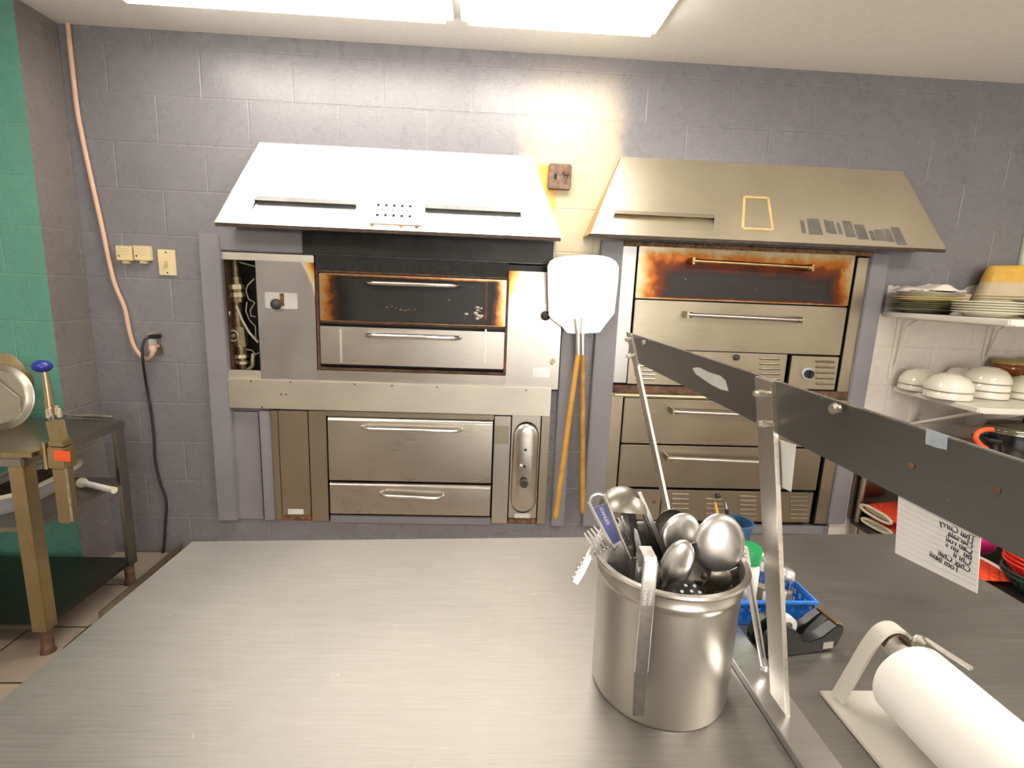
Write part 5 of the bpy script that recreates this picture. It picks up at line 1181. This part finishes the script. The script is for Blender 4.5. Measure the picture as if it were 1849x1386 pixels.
# stack two: white plates
yy = -.45; c2 = onY(1782, 566, yy); c2.z = UZ; r2 = pxm(52, c2)
pw2 = plate_proto('', r2, 'china', '', (0, 0, 0)); stack(5, c2, pw2, .0105, lambda k: '%s white plate of the middle plate pile' % ORD[k].replace('fifth', 'bottom'), 'white plates of the middle pile')
t = thing('cardboard_piece', 'brown card wedged between the left and middle plate piles', 'cardboard', (c1.x+.17, -.12, UZ)); a = onY(1728, 556, -.115); b = onY(1757, 532, -.105)
obj('card', MB().plate([a, a+Vector((.03, .0, -.004)), b+Vector((.015, .02, 0)), b+Vector((-.02, .02, .002))], (0, .002, .002)), 'card', t)
yy = -.41; c3 = onY(1883, 572, yy); c3.z = UZ; r3 = pxm(46, c3)
pw3 = plate_proto('', r3, 'china', '', (0, 0, 0), 'band', .016); stack(6, c3, pw3, .0115, lambda k: '%s dark banded plate of the right pile at the picture edge' % ORD[k].replace('sixth', 'bottom'), 'banded plates at the picture edge')
# tubs behind the plates
yy = -.115; c4_ = onY(1824, 552, yy); n = 9
rt_ = pxm(50, c4_); hh = onY(1815, 478, yy).z-UZ
def tub(mat):
    t = thing('plastic_tub', '', 'tub', (0, 0, 0)); H3 = hh*.66; r = rt_
    H3 = hh*.58; e_ = .0007
    prof = [(r, 0), (r*1.04, .0005), (r*1.04, .0028), (r*.995, .0032), (r*.80, H3-.012), (r*.76, H3-.003), (r*.72, H3), (.001, H3), (.001, H3-e_), (r*.72-e_, H3-e_), (r*.76-e_, H3-.0035), (r*.80-e_, H3-.0125), (r*.995-e_, .0026), (r-e_, 0)]
    obj('tub_wall', MB().lathe(prof, 40, (0, 0, 0), True, sq=5), mat, t, ang=40, local=True); return t
p = tub('tub'); dz = (hh*.42-.002)/(n-1)
for i in range(n):
    o = p if i == 0 else copy_tree(p)
    if i == n-1:
        H3 = hh*.58; pr_ = [(rt_*.905, H3*.46), (rt_*.885, H3*.56), (rt_*.806, H3-.012), (rt_*.766, H3-.0025), (rt_*.722, H3+.0008), (.001, H3+.0008), (.001, H3+.0002), (rt_*.72, H3+.0002), (rt_*.761, H3-.0032), (rt_*.801, H3-.0125), (rt_*.880, H3*.56), (rt_*.900, H3*.46)]
        plab(obj('sauce_residue', MB().lathe(pr_, 40, (0, 0, 0), True, sq=5), 'yel', o, ang=40, local=True), 'amber stained upper half')
    o.location = (c4_.x, yy, UZ+dz*i+.001); o.rotation_euler = (0, math.radians(-3.0), math.radians(38))
    o['label'] = ('amber tub on top of the nested tubs on the upper shelf' if i == n-1 else '%s frosted tub below the amber one' % ['first', 'second', 'third', 'fourth', 'fifth', 'sixth', 'seventh', 'lowest'][n-2-i]); o['group'] = 'nested plastic tubs'
# upturned bowls on the lower shelf
def bowl(r, h, mat, band=True):
    t = thing('soup_bowl', '', 'bowl', (0, 0, 0))
    prof = [(r, 0), (r*1.01, .002), (r*.99, h*.25), (r*.90, h*.55), (r*.70, h*.84), (r*.42, h*.97), (r*.40, h), (r*.36, h), (r*.35, h*.97), (.001, h*.965), (.001, h*.92), (r*.40, h*.92), (r*.66, h*.80), (r*.86, h*.52), (r*.95, h*.22), (r*.97, 0)]
    obj('bowl_wall', MB().lathe(prof, 40, (0, 0, 0), True), mat, t, ang=50, local=True)
    if band: obj('rim_band', MB().lathe([(r*1.0, .0), (r*1.012, .0005), (r*1.012, .003), (r*1.0, .0045)], 40, (0, 0, 0), True), 'band', t, local=True)
    return t
def at(px, y, z):
    lo, hi = 300, 1300
    for _ in range(40):
        m_ = (lo+hi)/2
        if onY(px, m_, y).z > z: lo = m_
        else: hi = m_
    return onY(px, lo, y)
def bowls(px, y, rpx, n, labels, dz=.034, grp='upturned white bowls on the lower shelf'):
    c = at(px, y, LZ); r = pxm(rpx, c); p = bowl(r, r*.82, 'china')
    for i in range(n):
        o = p if i == 0 else copy_tree(p); o.location = (c.x, c.y, LZ+dz*i+.0005); o.rotation_euler = (0, 0, random.uniform(0, 6)); o['label'] = labels[n-1-i]; o['group'] = grp
bowls(1658, -.095, 32, 2, ['top bowl of the leftmost white bowl pile', 'bottom bowl of the leftmost white bowl pile'], .030)
bowls(1709, -.285, 36, 2, ['top bowl of the white bowl pile nearest the shelf edge', 'bottom bowl of the white bowl pile nearest the shelf edge'], .036)
bowls(1730, -.07, 22, 3, ['highest white bowl of the pile at the back', 'middle white bowl of the pile at the back', 'lowest white bowl of the pile at the back'], .033)
bowls(1777, -.235, 33, 3, ['highest white bowl of the pile second from right', 'middle white bowl of the pile second from right', 'lowest white bowl of the pile second from right'], .036)
bowls(1850, -.24, 34, 2, ['top bowl of the white pile cut by the picture edge', 'bottom bowl of the white pile cut by the picture edge'], .032)
cb = at(1809, -.095, LZ); 
def crockbowl(label, px, r, stand):
    c = at(px[0], -.095, LZ); t = thing('glazed_bowl', label, 'bowl', (c.x, c.y, LZ+.0005), 'brown glazed bowls on the lower shelf')
    H3 = onY(px[0], 647, c.y).z-LZ; k = H3-.055
    obj('bowl_wall', MB().lathe([(r*.55, 0), (r*.62, k*.3), (r*.75, k*.75), (r*.99, k), (r, k+.006), (r, k+.022), (r*.93, k+.030), (r*.9, k+.030), (r*.88, k+.01), (.001, k)], 36, t.location), 'amber', t, ang=60)
    obj('glazed_foot', MB().lathe([(r*.95, k+.029), (r*.96, k+.036), (r*.80, k+.052), (r*.5, k+.056), (.001, k+.056)], 36, t.location), 'olive_b', t, ang=60)
crockbowl('left brown bowl with an olive top behind the white bowls', (1811, 688), pxm(25, cb), 1); crockbowl('right brown bowl with an olive top at the picture edge', (1862, 692), pxm(25, cb), 1)

# ================================================================== RIGHT WORK TABLE UNDER THE SHELVES
RZ = .74; RX0 = onY(1553, 850, -.03).x-.012; RY = -.66
t = thing('work_table', 'steel work table under the white shelves holding the slow cooker', 'table', (2.4, -.35, 0))
obj('table_top', MB().box(RX0, 3.18, RY, -.012, RZ-.03, RZ), 'table', t, .004)
for x in (RX0+.03, 3.13):
    for y in (RY+.03, -.046): obj('leg', MB().tube([(x, y, .0005), (x, y, RZ-.031)], .016, 14), 'tan', t)
obj('under_shelf', MB().box(RX0+.0, 3.16, RY+.01, -.03, .245, .265), 'shelf_d', t, .003)
obj('back_panel', MB().box(RX0+.0, 3.16, -.028, -.012, .2655, RZ-.031), steel('dark polished back panel', (.22, .19, .16), .22, (3, 60, 60), .12), t)
# slow cooker
SCY = -.42; c = onY(1787, 775, SCY); rr_ = .19; cc = Vector((c.x+rr_, SCY, RZ+.0006)); hb = c.z-RZ
t = thing('slow_cooker', 'black slow cooker with a glass lid on the right table', 'slow cooker', cc)
def lat(prof, sx=1.0, sy=.66, n=44, closed=False):
    mb = MB().lathe(prof, n, (0, 0, 0), closed); mb.xf(Matrix.Translation(cc) @ Matrix.Diagonal((sx, sy, 1, 1))); return mb
obj('cooker_body', lat([(.001, 0), (rr_*.86, 0), (rr_*.93, .02), (rr_*.98, hb*.6), (rr_*.97, hb-.012), (.001, hb-.012)]), 'crock', t, ang=50)
obj('crock_rim', lat([(rr_*.94, hb-.012), (rr_*1.0, hb-.008), (rr_*1.01, hb), (rr_*.97, hb+.018), (rr_*.92, hb+.022), (rr_*.90, hb)], closed=True), 'smoke', t, ang=60)
obj('rim_band', lat([(rr_*1.0, hb-.010), (rr_*1.016, hb-.008), (rr_*1.016, hb-.003), (rr_*1.0, hb-.001)], closed=True), 'pipe', t)
lo_ = obj('lid', lat([(rr_*.93, hb+.023), (rr_*.94, hb+.026), (rr_*.7, hb+.034), (rr_*.3, hb+.040), (.001, hb+.041)]), 'smoke', t, ang=60)
kc_ = cc+Vector((0, 0, hb+.041)); obj('lid_knob', MB().tube([kc_+Vector((-.034, 0, 0)), kc_+Vector((-.030, 0, .016)), kc_+Vector((-.014, 0, .026)), kc_+Vector((.014, 0, .026)), kc_+Vector((.030, 0, .016)), kc_+Vector((.034, 0, 0))], .008, 10), 'black', lo_)
hx = cc+Vector((-rr_*.985, 0, hb*.72)); obj('handle', MB().tube([hx+Vector((.01, .05, 0)), hx+Vector((-.032, .04, .004)), hx+Vector((-.036, -.04, .004)), hx+Vector((.01, -.05, 0))], .009, 10), 'black', t)
m = Matrix.Translation(cc+Vector((-.085, -rr_*.66*.99*math.sqrt(1-.45**2)-.001, hb*.48))) @ Matrix.Rotation(-.33, 4, 'Z') @ Matrix.Rotation(math.pi/2, 4, 'X'); text_mesh('lettering', 'crockpot', .034, 'label', t, m)
t = thing('orange_handle', 'orange looped handle beside the slow cooker on the right table', 'handle', onY(1764, 790, -.43)); pts = [onY(px, py, -.50) for px, py in ((1792, 775), (1780, 775), (1768, 779), (1762, 788), (1765, 797), (1773, 805), (1782, 812))]
pts.append(Vector((pts[-1].x+.03, -.50, RZ+.012)))
obj('loop', MB().tube(smooth_path(pts, 4), .0105, 10), 'orange', t)
# oven mitts on the undershelf
def mitt(label, a, b, L, ln, th, group='red oven mitts'):
    a, b = Vector(a), Vector(b); m0 = (a+b)/2; L = Vector(L).normalized(); d = L*ln; W = (b-a); hw = W.length/2; W = (W-L*W.dot(L)).normalized(); Up = W.cross(L)
    if Up.z < 0: Up = -Up
    t = thing('oven_mitt', label, 'oven mitt', m0, group)
    def ring(s, w, h, n=24): p = m0+d*s; return [p+W*(w*math.copysign(abs(math.cos(q))**.8, math.cos(q)))+Up*(h*math.copysign(abs(math.sin(q))**.9, math.sin(q))) for q in [2*math.pi*k/n for k in range(n)]]
    rs = [ring(0, hw, th*.62), ring(.1, hw*1.0, th*.85), ring(.35, hw*.98, th), ring(.65, hw*1.0, th*.95), ring(.85, hw*.85, th*.8), ring(.97, hw*.5, th*.5), ring(1.0, hw*.1, th*.15)]
    n = 24; vs = [p for r in rs for p in r]; fs = [(j*n+k, j*n+(k+1) % n, (j+1)*n+(k+1) % n, (j+1)*n+k) for j in range(len(rs)-1) for k in range(n)]+[tuple((len(rs)-1)*n+k for k in range(n))]
    mb = MB(); mb.add(vs, fs); obj('glove', mb, 'mitt', t, ang=80)
    r0_ = ring(-.01, hw*1.02, th*.68); mb = MB().tube(r0_+[r0_[0]], .0075, 8); plab(obj('cuff', mb, 'mitt_l', t), 'cream quilted cuff edge')
    ri = ring(.04, hw*.94, th*.5); mb = MB(); mb.add(ri, [tuple(range(n))]); mb.add([p+L*.01 for p in ri], [tuple(range(n))[::-1]]); obj('lining', mb, 'mitt_l', t)
    th0 = m0+d*.45+W*hw*.8; obj('thumb', MB().tube([th0-W*.02, th0+W*.02+d*.1, th0+W*.03+d*.25], [(.03, th*.7), (.028, th*.6), (.012, th*.3)], 14, flat=tuple(Up)), 'mitt', t)
    return t
zl = .292
mitt('lower red oven mitt with its cream cuff facing the viewer', onZ(1550, 943, zl), onZ(1617, 956, zl), (.95, .22, .02), .22, .022)
zl = .368
mitt('upper red oven mitt lying across the lower one', onZ(1563, 913, zl), onZ(1602, 943, zl), (1, .02, .10), .26, .030)
# low dark stand right of the counter, baskets on it
LSZ = .62
t = thing('equipment_stand', 'low dark topped stand right of the prep counter', 'stand', (1.75, -1.5, 0))
obj('stand_top', MB().box(1.20, 2.3, -1.95, -1.12, LSZ-.03, LSZ), 'shelf_d', t, .004)
for x in (1.24, 2.26):
    for y in (-1.91, -1.16): obj('leg', MB().tube([(x, y, .0005), (x, y, LSZ-.031)], .018, 12), 'tan', t)
bc = onZ(1900, 1068, LSZ+.001)
def obasket(mat, w, l, h):
    t = thing('food_basket', '', 'basket', (0, 0, 0)); secs = []
    mb = MB(); nseg = 40; O = [oval(w*f, l*f, nseg, 2.3) for f in (.72, .80, .88, .95, 1.0)]; Z = [0, h*.22, h*.48, h*.74, h]
    for o_, z in zip(O, Z): mb.tube([(x, y, z+.0025) for x, y in o_+[o_[0]]], .0018, 5, False)
    for k in range(0, nseg, 2): mb.tube([(o_[k][0], o_[k][1], z+.0025) for o_, z in zip(O, Z)], .0018, 4)
    obj('basket_weave', mb, mat, t, local=True)
    obj('basket_floor', loft([(oval(w*.72, l*.72, nseg, 2.3), .0), (oval(w*.72, l*.72, nseg, 2.3), .002)], True, True), mat, t, local=True)
    mb = MB(); mb.tube([(x*1.012, y*1.012, h+.002) for x, y in O[4]+[O[4][0]]], .0034, 8, False); obj('basket_rim', mb, mat, t, local=True); return t
bw, blen = .135, .10; z = LSZ+.001
def bstack(mat, n, dz, lab, grp, first):
    global z
    p = obasket(mat, bw, blen, .045)
    for i in range(n):
        o = p if i == 0 else copy_tree(p); o.location = (bc.x, bc.y, z); o.rotation_euler = (0, 0, .15); o['label'] = lab(n-1-i); o['group'] = grp; z += dz
bstack('bdark', 2, .013, lambda k: ['upper dark green basket at the foot of the stack', 'lowest dark green basket resting on the stand'][k], 'dark green baskets', 0)
z += .012; bstack('bred', 3, .0125, lambda k: ['top red basket under the bright green baskets', 'middle red basket of the basket stack', 'bottom red basket above the dark green baskets'][k], 'red baskets', 0)
z += .010; bstack('bgreen', 5, .0105, lambda k: '%s bright green basket of the basket stack' % ['topmost', 'second', 'third', 'fourth', 'lowest'][k], 'bright green baskets', 0)
mc = onZ(1780, 1000, LSZ+.03); t = thing('magenta_cloth', 'bundled magenta cloth behind the basket stack', 'cloth', (mc.x, mc.y, LSZ))
mb = MB(); mb.ball((mc.x+.02, mc.y+.06, LSZ+.046), .062, 20, (1, .8, .72)); mb.ball((mc.x-.04, mc.y+.08, LSZ+.036), .048, 16, (1, .9, .72)); obj('cloth', mb, 'magenta', t, ang=80)
def flat_mitt():
    a = onZ(1772, 1013, LSZ+.012); b = onZ(1800, 1030, LSZ+.012); W = (b-a).normalized(); L = Vector((W.y*-1, W.x, 0)); 
    if L.y < 0: L = -L
    t = thing('oven_mitt', 'red oven mitt with white cuff lying behind the baskets', 'oven mitt', ((a+b)/2)); t['group'] = 'red oven mitts'
    m0 = a+(b-a)*.9; n = 20; rs = []
    for s, w_, h_ in ((0, .07, .010), (.1, .072, .013), (.16, .066, .012), (.21, .04, .008), (.225, .01, .003)):
        rs.append([m0+L*s+W*(w_*math.cos(2*math.pi*k/n))+Vector((0, 0, h_*math.sin(2*math.pi*k/n)+.002)) for k in range(n)])
    vs = [p for r in rs for p in r]; fs = [(j*n+k, j*n+(k+1) % n, (j+1)*n+(k+1) % n, (j+1)*n+k) for j in range(len(rs)-1) for k in range(n)]+[tuple((len(rs)-1)*n+k for k in range(n)), tuple(range(n))[::-1]]
    mb = MB(); mb.add(vs, fs); obj('glove', mb, 'mitt', t, ang=80); obj('cuff', MB().tube(rs[0]+[rs[0][0]], .006, 8), 'white', t)
flat_mitt()
